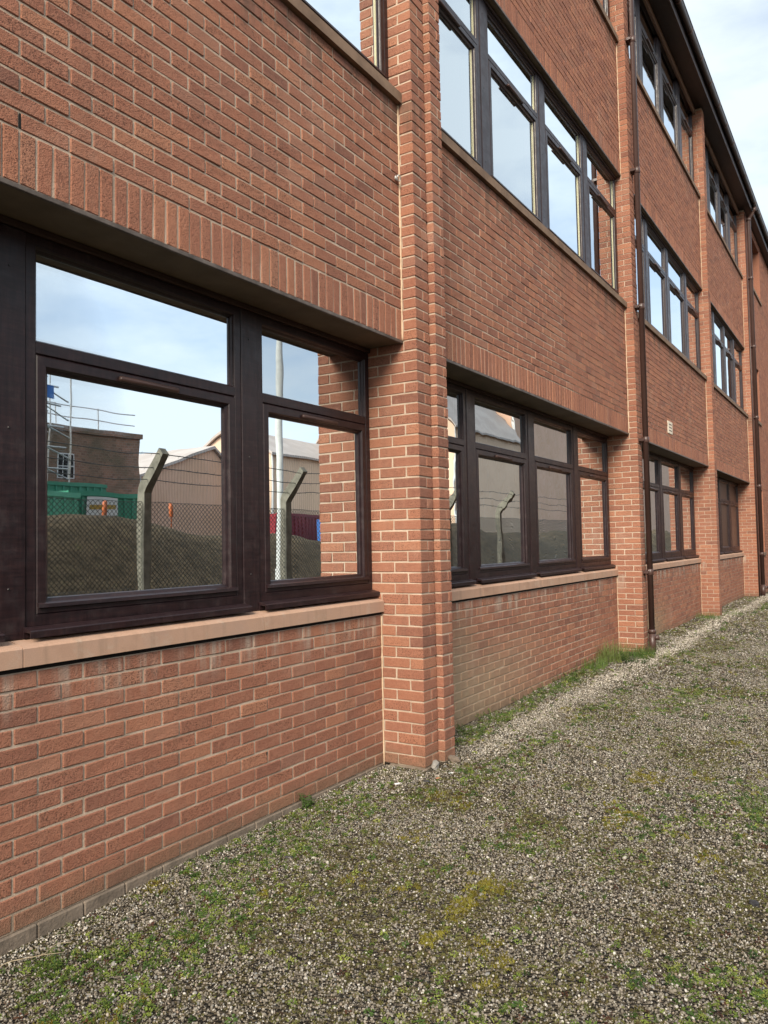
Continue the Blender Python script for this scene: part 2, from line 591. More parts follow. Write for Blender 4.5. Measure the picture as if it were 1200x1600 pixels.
def build_ground():
    xs = np.concatenate([[-420, -200, -100, -50, -25, -14, -9], np.arange(-6, 12, 0.075), np.arange(12, 40, 0.6), [45, 55, 70, 100, 180, 420]])
    ys = np.concatenate([[-420, -200, -100, -60, -40, -25, -15, -9, -7], np.arange(-5.4, 0.5, 0.075), [0.8, 3, 8, 20, 60, 200, 420]])
    X, Y = np.meshgrid(xs, ys, indexing='ij')
    Z = gz(X, Y)
    Z = np.where((Y < -5.0) | (X < -7) | (X > 40) | (Y > 0.6), -0.03, Z)
    V = np.stack([X, Y, Z], -1).reshape(-1, 3)
    nx, ny = X.shape
    i, j = np.meshgrid(np.arange(nx - 1), np.arange(ny - 1), indexing='ij')
    a = (i * ny + j).ravel()
    Fq = np.stack([a, a + ny, a + ny + 1, a + 1], -1)
    me = bpy.data.meshes.new('ground')
    me.from_pydata(V.tolist(), [], Fq.tolist())
    me.polygons.foreach_set('use_smooth', [True] * len(me.polygons))
    me.materials.append(M['ground'])
    o = link(bpy.data.objects.new('ground', me))
    tag(o, 'stony gravel ground in front of the brick office building', None, kind='structure')


build_ground()

# ------------------------------------------------------------------ building layout
C = 0.075
YP, YS, YL = 0.0, 0.1125, 0.335            # pier face, spandrel face, ground-floor wall face
YF0, YF1 = 0.408, 0.185                    # window frame faces: ground floor, upper floors
PIERS = [(-5.96, -5.56), (0.0, 0.365), (5.96, 6.19), (11.86, 12.10), (17.76, 18.00)]
BAYS = [(-5.56, 0.0), (0.365, 5.96), (6.19, 11.86), (12.10, 17.76)]
MULL = [[-4.27, -2.79, -1.29], [1.655, 3.12, 4.58], [7.59, 9.02, 10.54], [13.5, 14.9, 16.33]]
LINT = [3.0, 6.585]                        # soldier-course undersides
SILLB = [1.07, 4.725, 8.46]                # undersides of the sills
SOFF = 10.32

bld = empty('office_building', (0, 0, 0))
tag(bld, 'three-storey red brick office building with dark mahogany framed windows', 'building')

CAP = 300
_variants = {}
HALF = 0.1025


def brick_mesh(w, d, h):
    key = (round(w, 3), round(d, 3), round(h, 3))
    if key not in _variants:
        lst = []
        rg = random.Random(hash(key) % 1000)
        for k in range(6):
            vs, fs = chamfer_box(*key, 0.0035, 0.0016, rg)
            me = bpy.data.meshes.new('brick')
            me.from_pydata(vs, [], fs)
            me.materials.append(M['brick'])
            lst.append(me)
        _variants[key] = lst
    return random.choice(_variants[key])


def lay(wall, bricks, cap=CAP, own_limit=None):
    """bricks: (x0,x1,y0,y1,z0,z1). The ones that show largest become objects, the rest one mass."""
    def dist(b):
        c = Vector(((b[0] + b[1]) / 2, (b[2] + b[3]) / 2, (b[4] + b[5]) / 2))
        d = c - CPOS
        ang = d.normalized().dot(Fv)
        off = 0 if ang > 0.70 else 50
        return d.length + off
    order = sorted(bricks, key=dist)
    own = order[:cap] if own_limit is None else [b for b in order[:cap] if dist(b) < own_limit]
    rest = order[len(own):]
    for b in own:
        w, d, h = b[1] - b[0], b[3] - b[2], b[5] - b[4]
        o = bpy.data.objects.new('brick', brick_mesh(w, d, h))
        o.location = ((b[0] + b[1]) / 2 + random.uniform(-.0015, .0015), (b[2] + b[3]) / 2 + random.uniform(-.0022, .0016),
                      (b[4] + b[5]) / 2 + random.uniform(-.0015, .0015))
        o.rotation_euler = (random.gauss(0, .006), random.gauss(0, .004), random.gauss(0, .004))
        link(o, wall)
    if rest:
        mb = MB()
        rg = random.Random(len(rest))
        for b in rest:
            w, d, h = b[1] - b[0], b[3] - b[2], b[5] - b[4]
            c = ((b[0] + b[1]) / 2 + rg.uniform(-.0015, .0015), (b[2] + b[3]) / 2 + rg.uniform(-.0022, .0016), (b[4] + b[5]) / 2 + rg.uniform(-.001, .001))
            if dist(b) < 9:
                vs, fs = chamfer_box(w, d, h, 0.0035, 0.0016, rg)
                mb.add([(v[0] + c[0], v[1] + c[1], v[2] + c[2]) for v in vs], fs, rg.random())
            else:
                mb.box(c[0] - w / 2, c[0] + w / 2, c[1] - d / 2, c[1] + d / 2, c[2] - h / 2, c[2] + h / 2, rg.random())
        o = mb.build('brick_mass', M['brick_mass'], wall, attr=True, recalc=False)
        tag(o, kind='stuff')


def course(xa, xb, yf, z, full, depth=0.06):
    """one stretcher course laid from the right-hand end"""
    out = []
    x = xb
    w = 0.215 if full else HALF
    while x > xa + 0.02:
        x0 = max(x - w, xa)
        if x - x0 > 0.02:
            out.append((x0, x, yf, yf + depth, z + 0.005, z + 0.070))
        x = x - w - 0.010
        w = 0.215
    return out


def slab(name, x0, x1, y0, y1, z0, z1, parent=bld, mat='mortar'):
    mb = MB(); mb.box(x0, x1, y0, y1, z0, z1)
    return mb.build(name, M[mat], parent)


MREC = 0.0048
for bi, (xa, xb) in enumerate(BAYS):
    a, b = xa + 0.010, xb - 0.012
    # ---- ground-floor wall under the windows
    w = slab('ground_floor_wall', xa, xb, YL + MREC, YL + 0.11, 0.0, 1.050)
    br = []
    for j in range(14):
        br += course(a, b, YL, j * C, j % 2 == 1)
    br = [q if q[5] < 1.05 else (*q[:5], 1.050) for q in br]
    lay(w, br, CAP if bi < 2 else 0)
    # grey cemented plinth course
    pl = slab('plinth', xa, xb, YL + 0.004, YL + 0.1, -0.25, -0.002, mat='cement')
    x = b
    while x > a:
        x0 = max(x - 0.2235, a)
        mb = MB(); mb.bevbox(x0, x - 0.0015, YL - 0.004 + random.uniform(-.002, .001), YL + 0.05, -0.25, -0.004 + random.uniform(-.002, .002), 0.006)
        if bi < 2:
            mb.build('plinth_block', M['cement'], pl)
        x -= 0.225
    # ---- brick bands between the floors
    for fl in range(2):
        zb = LINT[fl]
        zt = SILLB[fl + 1]
        w = slab('spandrel_wall', xa, xb, YS + MREC, YS + 0.085, zb + 0.004, zt - 0.004)
        br = []
        x = b
        while x > a + 0.03:                      # soldier course
            x0 = max(x - 0.065, a)
            br.append((x0, x, YS, YS + 0.06, zb + 0.004, zb + 0.219))
            x -= C
        j = 0
        z = zb + 0.225
        while z < zt - 0.03:
            br += course(a, b, YS, z, j % 2 == 0)
            z += C; j += 1
        lay(w, br, CAP if (bi < 2 and fl == 0) else 0)
        # backing so that no light leaks
        slab('backing_wall', xa, xb, YS + 0.09, YF0 + 0.2 if fl == 0 else YF1 + 0.2, zb + 0.03, zt + 0.06, mat='plaster')
    # sealant beads in the corner against the piers
    for zb, zt in ((LINT[0], SILLB[1]), (LINT[1], SILLB[2])):
        mb = MB()
        N = 60 if bi < 2 else 10
        pts = [(xb - 0.004 + random.uniform(-.0015, .0015), YS + 0.001, zb + 0.002 + (zt - zb - 0.004) * i / N) for i in range(N + 1)]
        mb.tube(pts, [0.009 * random.uniform(.8, 1.2) for _ in pts], 6)
        mb.build('sealant_bead', M['sealant'], bld, smooth=True)
    mb = MB()
    pts = [(xb - 0.004, YL + 0.001, 1.06 * i / 30 - 0.02) for i in range(31)]
    mb.tube(pts, [0.0065 * random.uniform(.6, 1.3) for _ in pts], 6)
    mb.build('mortar_fillet', M['sealant'], bld, smooth=True)

# ---- weep holes: open vertical joints
for (x, z, yf) in ((-2.93, 3.262, YS), (-1.265, 3.262, YS), (-2.58, 0.337, YL), (-1.255, 0.335, YL), (-1.865, 0.037, YL), (-2.10, -0.035, YL)):
    mb = MB(); mb.box(x - 0.005, x + 0.005, yf + 0.0015, yf + 0.02, z - 0.03, z + 0.03)
    mb.build('weep_hole', M['dark'], bld)


# ---- piers
def pier(x0, x1, yf, zt, parity, cap, ydeep=0.44, open_left=True):
    w = slab('pier', x0 + MREC, x1 - MREC, yf + MREC, ydeep + 0.02, 0.0, zt)
    br = []
    W = x1 - x0
    n = int(zt / C)
    for j in range(n):
        z0, z1 = j * C + 0.005, j * C + 0.070
        if j % 2 == parity:
            br.append((x0, x0 + HALF, yf, yf + 0.215, z0, z1))
            if W - HALF - 0.01 > 0.02:
                br.append((x0 + HALF + 0.010, x1, yf, yf + 0.09, z0, z1))
            ys = yf + 0.225
        else:
            br.append((x0, x1, yf, yf + HALF, z0, z1))
            br.append((x0, x0 + HALF, yf + HALF + 0.010, yf + HALF + 0.225, z0, z1))
            ys = yf + HALF + 0.235
        if open_left:
            while ys < ydeep - 0.02:
                y1 = min(ys + 0.215, ydeep)
                br.append((x0, x0 + HALF, ys, y1, z0, z1))
                ys = y1 + 0.010
    lay(w, br, cap)
    return w


ZT = SOFF - 0.005
for k, (x0, x1) in enumerate(PIERS):
    if k in (0, 1):
        s = x0
        p1 = pier(s, s + 0.190, 0.0, ZT, 0, CAP if k == 1 else 0)
        p2 = pier(s + 0.203, s + 0.365, -0.045, ZT, 1, CAP // 2 if k == 1 else 0, ydeep=0.2, open_left=True)
        # soft dark movement joint between the two halves
        mb = MB(); mb.box(s + 0.186, s + 0.205, 0.012, 0.3, -0.1, ZT)
        mb.build('movement_joint', M['dark'], bld)
        for (a, b, c, d) in ((s - 0.004, s + 0.196, -0.010, 0.3), (s + 0.197, s + 0.372, -0.054, 0.2)):
            mb = MB(); mb.bevbox(a, b, c, d, -0.3, 0.0 - 0.002, 0.012)
            mb.build('pier_footing', M['cement'], bld)
    else:
        pier(x0, x1, 0.0, ZT, k % 2, CAP // 2 if k == 2 else 0)
        mb = MB(); mb.bevbox(x0 + 0.002, x1 - 0.002, 0.003, 0.3, -0.3, -0.001, 0.006)
        mb.build('pier_footing', M['cement'], bld)

# ---- stone and concrete sills
for bi, (xa, xb) in enumerate(BAYS):
    edges = [xa] + MULL[bi] + [xb]
    for a, b in zip(edges[:-1], edges[1:]):
        mb = MB()
        prof = [(0.312, 1.071), (0.312, 1.146), (0.318, 1.153), (0.47, 1.190), (0.47, 1.071)]
        mb.prism(prof, 'x', a + 0.003, b - 0.003)
        mb.build('sill_stone', M['stone'], bld)
    slab('sill_joint', xa, xb, 0.3165, 0.46, 1.072, 1.147)
    slab('sill_shadow_strip', xa, xb, YL + 0.002, YL + 0.08, 1.0505, 1.0712, mat='dark')  # near-black strip standing in for the shadow line beneath the stone sills
    for fl in (1, 2):
        zb = SILLB[fl]
        half = (xa + xb) / 2
        for a, b in ((xa - 0.0, half), (half, xb)):
            mb = MB()
            prof = [(0.078, zb), (0.078, zb + 0.075), (0.084, zb + 0.082), (0.30, zb + 0.115), (0.30, zb)]
            mb.prism(prof, 'x', a + 0.003, b - 0.003)
            mb.build('window_sill', M['brown_sill'], bld)

# ---- soffit boards, steel angles and head trims over the windows
for bi, (xa, xb) in enumerate(BAYS):
    for fl, yf in ((0, YF0), (1, YF1)):
        zb = LINT[fl]
        mb = MB(); mb.box(xa, xb, YS + 0.012, yf + 0.1, zb - 0.014, zb + 0.002)
        mb.build('soffit_board', M['soffit'], bld)
        mb = MB(); mb.bevbox(xa + 0.002, xb - 0.004, YS - 0.005, YS + 0.0115, zb - 0.020, zb + 0.003, 0.003)
        mb.build('steel_angle', M['steel'], bld)
        mb = MB(); mb.bevbox(xa + 0.002, xb - 0.002, yf - 0.020, yf + 0.06, zb - 0.046, zb - 0.0145, 0.003)
        mb.build('head_trim', M['timber'], bld)


# ------------------------------------------------------------------ windows
def window(x0, x1, dz, yf, lower, wavy=False, infill=False, near=True, xo=0.0):
    """one mahogany unit: fixed light over an opening sash; dz lifts the ground-floor heights"""
    z0, z1 = 1.225 + dz, 2.952 + dz
    zt0, zt1 = 2.425 + dz, 2.492 + dz
    y = yf
    mb = MB()
    mb.ring(x0, x1, z0, z1, [(0, y + 0.09), (0, y + 0.003), (0.003, y), (0.048, y), (0.053, y + 0.005), (0.056, y + 0.014), (0.066, y + 0.021), (0.069, y + 0.030), (0.069, y + 0.085)])
    # transom with sloped edges
    mb.prism([(y + 0.0005, zt0 + 0.004), (y + 0.0005, zt1 - 0.016), (y + 0.006, zt1 - 0.011), (y + 0.021, zt1 - 0.003), (y + 0.03, zt1), (y + 0.085, zt1), (y + 0.085, zt0 - 0.01), (y + 0.004, zt0)],
             'x', x0 + 0.050, x1 - 0.050)
    win = mb.build('window', M['upvc'], bld)
    # sash
    sx0, sx1, sz0, sz1 = x0 + 0.052, x1 - 0.052, z0 + 0.050, zt0 - 0.004
    mb = MB()
    mb.ring(sx0, sx1, sz0, sz1, [(0, y + 0.05), (0, y + 0.004), (0.006, y - 0.002), (0.046, y - 0.002), (0.051, y + 0.004), (0.054, y + 0.012), (0.068, y + 0.020), (0.072, y + 0.032), (0.072, y + 0.07)])
    mb.build('sash', M['upvc'], win)
    if near:
        mb = MB()
        mb.prism([(y - 0.002, sz0 + 0.052), (y - 0.014, sz0 + 0.046), (y - 0.016, sz0 + 0.030), (y - 0.012, sz0 + 0.028), (y - 0.0021, sz0 + 0.036)], 'x', sx0 + 0.004, sx1 - 0.004)
        mb.build('drip_bar', M['upvc'], win)
    # glass
    go, gi = ('glass_old_out', 'glass_old_in') if wavy else ('glass_out', 'glass_in')
    for (a, b, c, d) in ((x0 + 0.062, x1 - 0.062, zt1 - 0.006, z1 - 0.062), (sx0 + 0.065, sx1 - 0.065, sz0 + 0.065, sz1 - 0.065)):
        if infill:
            mb = MB(); mb.bevbox(a, b, y + 0.030, y + 0.05, c, d, 0.004)
            mb.build('infill_panel', M['panel'], win)
            continue
        t1, t2, t3, t4 = (random.uniform(-.0016, .0016) for _ in range(4))
        mb = MB(); mb.add([(a, y + 0.0325 + t1, c), (b, y + 0.0325 + t2, c), (b, y + 0.0325 - t1, d), (a, y + 0.0325 - t2, d)], [(0, 1, 2, 3)])
        mb.build('glass_pane', M[go], win)
        mb = MB(); mb.add([(a, y + 0.055 + t3, c), (b, y + 0.055 + t4, c), (b, y + 0.055 - t3, d), (a, y + 0.055 - t4, d)], [(0, 1, 2, 3)])
        mb.build('inner_pane', M[gi], win)
        mb = MB(); q = 0.018
        mb.ring(a, b, c, d, [(0, y + 0.0365), (q, y + 0.0365), (q, y + 0.0515), (0, y + 0.0515)])
        mb.build('spacer_bar', M['spacer_dark' if lower else 'spacer'], win)
        if not lower and not infill and dz < 5 and near:
            for xx in (a + 0.006, b - 0.006 - 0.004):
                mb = MB(); mb.box(xx, xx + 0.004, y + 0.0235, y + 0.0305, c + 0.004, d - 0.004)
                mb.build('glazing_bead', M['spacer'], win)
    # trickle vent on the sash head
    xm = (x0 + x1) / 2 + xo
    L = 0.19
    mb = MB()
    mb.tube([(xm - L, y - 0.010, sz1 - 0.035), (xm - L + 0.006, y - 0.011, sz1 - 0.035), (xm + L - 0.006, y - 0.011, sz1 - 0.035), (xm + L, y - 0.010, sz1 - 0.035)], [0.008, 0.0145, 0.0145, 0.008], 10)
    mb.build('trickle_vent', M['pipe'], win, smooth=True)
    if lower:
        mb = MB()
        e0, e1 = x0 - 0.012, x1 + 0.012
        mb.prism([(y + 0.02, 1.228), (y - 0.010, 1.226), (y - 0.056, 1.214), (y - 0.060, 1.209), (y - 0.060, 1.182), (y - 0.054, 1.182), (y - 0.053, 1.203), (y - 0.012, 1.206), (y - 0.012, 1.180), (y + 0.02, 1.180)], 'x', e0, e1)
        mb.build('sill_nosing', M['upvc'], win)
    return win


DZ = [0.0, 3.615, 7.350]
for bi, (xa, xb) in enumerate(BAYS):
    edges = [xa + 0.002] + MULL[bi] + [xb - 0.004]
    for fl in range(3):
        yf = YF0 if fl == 0 else YF1
        dz = DZ[fl]
        for i, (a, b) in enumerate(zip(edges[:-1], edges[1:])):
            ga = 0.0 if i == 0 else 0.070
            gb = 0.0 if i == len(edges) - 2 else 0.070
            window(a + ga, b - gb, dz, yf, fl == 0, wavy=(bi >= 1 and fl == 0), infill=(bi == 3 and fl == 0), near=(bi < 2))
        for m in MULL[bi]:
            mb = MB()
            yy = yf - 0.006
            z0 = 1.176 + dz if fl == 0 else 1.20 + dz
            mb.bevbox(m - 0.0695, m + 0.0695, yy, yf + 0.08, z0, 2.952 + dz, 0.004)
            mu = mb.build('mullion_cover', M['upvc'], bld)
            if bi < 2 or fl == 0:
                for sz in (2.78, 2.08, 1.393):
                    mb = MB()
                    mb.tube([(m - 0.008, yy - 0.003, sz + dz), (m - 0.008, yy + 0.002, sz + dz)], [0.0035, 0.0075], 10)
                    mb.build('screw_cap', M['rubber'], mu, smooth=False)

# ---- rooms behind the glass
for i, (za, zb) in enumerate(((0.12, 0.2), (3.25, 3.6), (6.95, 7.2), (10.34, 10.45))):
    slab('floor_slab', -6, 24, YF0 + 0.21, 5.0, za, zb, mat='carpet' if i < 3 else 'plaster')
slab('room_wall', -6, 24, 5.0, 5.2, 0.0, 10.4, mat='plaster')
slab('end_wall', -6.3, -5.97, 0.42, 5.2, -0.2, 10.4, mat='plaster')
slab('inner_wall', -6, 18, YF0 + 0.1, YF0 + 0.2, 0.0, 1.17, mat='plaster')
for k, (x0, x1) in enumerate(PIERS):
    slab('cross_wall', x0 + 0.03, x1 - 0.03, 0.47, 5.0, 0.0, 10.3, mat='plaster')
for x in (-2.4, 3.1, 9.0, 14.9):
    slab('partition_wall', x + 0.5, x + 0.6, 1.2, 5.0, 0.1, 10.3, mat='plaster')

# ---- far end of the block: plain wall with slit windows
EX0, EX1 = 18.0, 27.0
YE = 0.003
holes = [(18.35, 19.50, 1.14, 2.87), (18.35, 19.66, 4.80, 6.30), (18.35, 20.80, 8.55, 10.1)]
segs = []
zc = -0.2
for (hx0, hx1, hz0, hz1) in holes:
    segs.append((EX0, EX1, zc, hz0)); segs.append((EX0, hx0, hz0, hz1)); segs.append((hx1, EX1, hz0, hz1)); zc = hz1
segs.append((EX0, EX1, zc, SOFF))
mb = MB(); brl = []
for (a, b, c, d) in segs:
    mb.box(a, b - (0.008 if b < EX1 else 0), YE + MREC, YE + 0.40, c, d)
    j = 0
    z = math.ceil(max(c, 0) / C - 1e-6) * C
    while z + 0.07 < d + 0.02:
        brl += course(a + 0.004, b, YE, z, int(round(z / C)) % 2 == 0, 0.22)
        z += C
endw = mb.build('end_block_wall', M['brick_mass'], bld, attr=True)
lay(endw, brl, 0)
for (hx0, hx1, hz0, hz1) in holes:
    mb = MB(); mb.prism([(-0.03, hz0 - 0.09), (-0.03, hz0 - 0.01), (0.30, hz0 + 0.02), (0.30, hz0 - 0.09)], 'x', hx0 - 0.02, hx1 + 0.02)
    mb.build('window_sill', M['brown_sill'], bld)
    mb = MB(); mb.box(hx0 - 0.05, hx1 + 0.05, 0.215, 0.235, hz0, hz1); mb.build('dark_glazing', M['panel'], bld)

# ---- eaves: soffit, fascia, gutter, roof
GX0, GX1 = -6.4, 27.2
for bi, (xa, xb) in enumerate(BAYS):
    mb = MB(); mb.bevbox(xa + 0.003, xb - 0.003, 0.120, 0.165, SOFF - 0.115, SOFF - 0.003, 0.004)
    mb.build('eaves_board', M['eaves_timber'], bld)
slab('eaves_soffit', GX0, GX1, -0.150, 0.45, SOFF, SOFF + 0.02, mat='rubber')
mb = MB(); mb.bevbox(GX0, GX1, -0.176, -0.1505, SOFF - 0.022, SOFF + 0.20, 0.004)
mb.build('fascia_board', M['gutter'], bld)
mb = MB()
gp = []
for k in range(9):
    t = math.pi * k / 8
    gp.append((-0.236 - 0.058 * math.cos(t) * -1, SOFF + 0.205 - 0.085 * math.sin(t)))
gp2 = [(p[0], p[1]) for p in gp]
inner = [(-0.236 + (p[0] + 0.236) * 0.93, SOFF + 0.205 + (p[1] - SOFF - 0.205) * 0.93) for p in gp[::-1]]
mb.prism(gp2 + inner, 'x', GX0, GX1)
gut = mb.build('gutter', M['gutter'], bld)
mb = MB(); mb.tube([(GX0, -0.296, SOFF + 0.208), (GX1, -0.296, SOFF + 0.208)], 0.0075, 8); mb.build('gutter_lip', M['steel'], gut, smooth=True)
x = 0.2
while x < 27:
    mb = MB()
    gb = [(-0.236 + (p[0] + 0.236) * 1.16, SOFF + 0.205 + (p[1] - SOFF - 0.205) * 1.16) for p in gp]
    mb.prism(gb + gp[::-1], 'x', x - 0.018, x + 0.018)
    mb.build('gutter_bracket', M['pipe'], gut)
    x += 0.93
mb = MB()
mb.prism([(-0.20, SOFF + 0.215), (-0.20, SOFF + 0.24), (5.2, SOFF + 2.7), (5.2, SOFF + 2.62)], 'x', GX0, GX1)
mb.build('roof', M['tile'], bld)


# ---- downpipes
def downpipe(x, y, r, ztop, zs, swan=True, bottom=0.03):
    mb = MB()
    mb.tube([(x, y, bottom + 0.02), (x, y, ztop)] + ([(x, y - 0.02, ztop + 0.06), (x, -0.19, ztop + 0.17), (x, -0.236, ztop + 0.22), (x, -0.236, ztop + 0.30)] if swan else []), r, 20)
    p = mb.build('downpipe', M['pipe'], bld, smooth=True)
    for z in zs:
        mb = MB()
        mb.tube([(x, y, z - 0.042), (x, y, z - 0.036), (x, y, z + 0.036), (x, y, z + 0.042)], [r + 0.001, r + 0.008, r + 0.008, r + 0.001], 20)
        mb.build('pipe_collar', M['pipe'], p, smooth=True)
        mb = MB()
        mb.bevbox(x - r - 0.035, x + r + 0.035, y + r * 0.2, y + 0.079, z - 0.020, z + 0.020, 0.004)
        mb.tube([(x - r - 0.020, y + r * 0.2 - 0.006, z), (x - r - 0.020, y + 0.02, z)], 0.006, 8)
        mb.tube([(x + r + 0.020, y + r * 0.2 - 0.006, z), (x + r + 0.020, y + 0.02, z)], 0.006, 8)
        mb.build('pipe_clamp', M['pipe'], p)
    return p


CL = [1.11, 2.906, 4.74, 6.645, 8.50]
pA = downpipe(6.085, -0.078, 0.038, SOFF - 0.22, CL)
mb = MB()
mb.tube([(6.085, -0.078, -0.03), (6.085, -0.078, 0.30)], 0.046, 20)
mb.tube([(6.085, -0.078, 0.29), (6.085, -0.078, 0.34)], [0.052, 0.050], 20)
mb.tube([(6.085, -0.10, 0.22), (6.10, -0.165, 0.24)], [0.030, 0.036], 14)
mb.build('pipe_shoe', M['pipe'], pA, smooth=True)
mb = MB(); mb.bevbox(6.02, 6.15, -0.10, -0.0, 0.03, 0.10, 0.01); mb.build('pipe_foot_clip', M['pipe'], pA)
pB = downpipe(17.98, -0.085, 0.050, SOFF - 0.22, CL + [10.1])
mb = MB()
mb.tube([(17.98, -0.085, -0.03), (17.98, -0.085, 0.30)], 0.058, 18)
mb.tube([(17.985, -0.11, 0.22), (18.02, -0.20, 0.24)], [0.030, 0.038], 14)
mb.build('pipe_shoe', M['pipe'], pB, smooth=True)
mb = MB(); mb.tube([(17.80, -0.020, 0.0), (17.80, -0.020, SOFF - 0.1)], 0.016, 10)
mb.build('vent_pipe', M['pipe'], bld, smooth=True)

# ---- air brick and wall hook
vent = MB(); vent.bevbox(8.33, 8.65, YS - 0.008, YS + 0.03, 3.27, 3.475, 0.006)
v = vent.build('air_vent', M['cream'], bld)
for z in (3.322, 3.373, 3.424):
    mb = MB(); mb.bevbox(8.39, 8.59, YS - 0.0095, YS + 0.01, z - 0.009, z + 0.009, 0.003)
    mb.build('vent_slot', M['dark'], v)
mb = MB()
mb.tube([(-0.062, YS + 0.02, 4.16), (-0.062, YS - 0.012, 4.16)], 0.010, 10)
mb.tube([(-0.062, YS - 0.008, 4.16), (-0.062, YS - 0.014, 4.16)], 0.019, 14)
mb.tube([(-0.062 + 0.020 * math.cos(t), YS - 0.030 - 0.004 * math.sin(t), 4.155 + 0.020 * math.sin(t)) for t in [k * math.pi / 7 for k in range(15)]], 0.0048, 8)
mb.build('wall_eye', M['galv'], bld, smooth=True)

# ------------------------------------------------------------------ gravel, moss and weeds on the ground
def ray_material_random(name, stops, rough=0.85, spec=0.3, noise_scale=120, amount=0.20, dark=(0.03, 0.025, 0.02)):
    n = NT(name)
    rnd = n.N('ShaderNodeObjectInfo').outputs['Random']
    col = n.ramp(rnd, stops)
    pos = n.pos()
    col = n.mix(n.mr(n.noise(pos, noise_scale, 3, 0.6), 0.4, 0.65, 0, amount), col, dark)
    return n.done(col, rough, None, spec)


M['pebble'] = ray_material_random('pebble', [
    (0.00, (0.075, 0.065, 0.053)), (0.14, (0.115, 0.098, 0.076)), (0.30, (0.165, 0.143, 0.110)), (0.48, (0.210, 0.185, 0.146)),
    (0.62, (0.26, 0.23, 0.185)), (0.70, (0.19, 0.19, 0.185)), (0.79, (0.32, 0.285, 0.235)), (0.86, (0.23, 0.170, 0.120)),
    (0.94, (0.40, 0.37, 0.325)), (1.00, (0.56, 0.53, 0.48))], 0.8, 0.35)


def leaf_material(name, stops, transl=0.35):
    n = NT(name)
    rnd = n.N('ShaderNodeObjectInfo').outputs['Random']
    col = n.ramp(rnd, stops)
    pos = n.pos()
    col = n.mix(n.mr(n.noise(pos, 60, 3, 0.6), 0.35, 0.7, 0, 0.4), col, n.mix(0.5, col, (0.02, 0.03, 0.006)))
    n.done(col, 0.6, None, 0.35)
    tr = n.N('ShaderNodeBsdfTranslucent')
    n.L(col, tr.inputs['Color'])
    ms = n.N('ShaderNodeMixShader')
    ms.inputs[0].default_value = transl
    n.L(n.bsdf.outputs[0], ms.inputs[1]); n.L(tr.outputs[0], ms.inputs[2])
    n.L(ms.outputs[0], n.out.inputs['Surface'])
    return n.m


M['leaf'] = leaf_material('weed_leaf', [(0.0, (0.095, 0.145, 0.026)), (0.3, (0.145, 0.210, 0.036)), (0.6, (0.205, 0.270, 0.050)), (0.85, (0.275, 0.325, 0.070)), (1.0, (0.36, 0.37, 0.10))])
M['leaf_dark'] = leaf_material('dark_leaf', [(0.0, (0.040, 0.080, 0.018)), (0.5, (0.070, 0.130, 0.028)), (1.0, (0.10, 0.165, 0.038))])
M['grass'] = leaf_material('grass_blade', [(0.0, (0.075, 0.135, 0.026)), (0.5, (0.120, 0.190, 0.040)), (0.85, (0.170, 0.220, 0.060)), (1.0, (0.28, 0.25, 0.12))])
M['red_leaf'] = leaf_material('russet_leaf', [(0.0, (0.075, 0.030, 0.020)), (1.0, (0.125, 0.055, 0.030))])
M['moss'] = leaf_material('moss', [(0.0, (0.085, 0.063, 0.026)), (0.4, (0.120, 0.100, 0.034)), (0.75, (0.155, 0.148, 0.042)), (1.0, (0.18, 0.205, 0.055))], 0.15)
M['dry'] = simple('dry_stalk', (0.30, 0.24, 0.15), (0.42, 0.35, 0.24), 30, 0.9, 0.0)


def proto(name, vs, fs, mat, smooth=False):
    me = bpy.data.meshes.new(name)
    me.from_pydata(vs, [], fs)
    if smooth:
        me.polygons.foreach_set('use_smooth', [True] * len(me.polygons))
    me.materials.append(mat)
    return bpy.data.objects.new(name, me)


def pebble_proto(seed):
    rg = random.Random(seed)
    bm = bmesh.new()
    bmesh.ops.create_icosphere(bm, subdivisions=1, radius=0.5)
    sx, sy, sz = rg.uniform(.85, 1.15), rg.uniform(.6, .95), rg.uniform(.45, .75)
    for v in bm.verts:
        k = rg.uniform(.84, 1.10)
        v.co = Vector((v.co.x * sx, v.co.y * sy, v.co.z * sz)) * k
    me = bpy.data.meshes.new('pebble')
    bm.to_mesh(me); bm.free()
    if seed % 3:
        me.polygons.foreach_set('use_smooth', [True] * len(me.polygons))
    me.materials.append(M['pebble'])
    return bpy.data.objects.new('pebble', me)


def leaf_shape(base, d, length, width, up, curl, rg):
    """one pointed leaf, 4 quads folded along the midrib"""
    d = Vector(d).normalized()
    side = d.cross(Vector((0, 0, 1))).normalized()
    pts = []
    for t, w in ((0.0, 0.12), (0.35, 1.0), (0.7, 0.75), (1.0, 0.03)):
        c = Vector(base) + d * (length * t) + Vector((0, 0, up * t - curl * t * t))
        pts.append((c - side * width * w / 2 + Vector((0, 0, width * .18 * w)), c, c + side * width * w / 2 + Vector((0, 0, width * .18 * w))))
    vs = [tuple(p) for tri in pts for p in tri]
    fs = []
    for i in range(3):
        a = i * 3
        fs += [(a, a + 1, a + 4, a + 3), (a + 1, a + 2, a + 5, a + 4)]
    return vs, fs


def rosette(seed, nl, r, h, w, mat):
    rg = random.Random(seed)
    mb = MB()
    for i in range(nl):
        a = rg.uniform(0, 6.283)
        rad = r * math.sqrt(rg.random())
        b = (rad * math.cos(a) * .8, rad * math.sin(a) * .8, rg.uniform(0.05, 1.0) * h * (1 - 0.5 * rad / r))
        a2 = a + rg.gauss(0, .7)
        vs, fs = leaf_shape(b, (math.cos(a2), math.sin(a2), 0), w * rg.uniform(1.0, 1.9), w * rg.uniform(.6, 1.0), rg.uniform(-.2, .7) * w, rg.uniform(0, .5) * w, rg)
        mb.add(vs, fs)
    return proto('weed', mb.v, mb.f, mat)


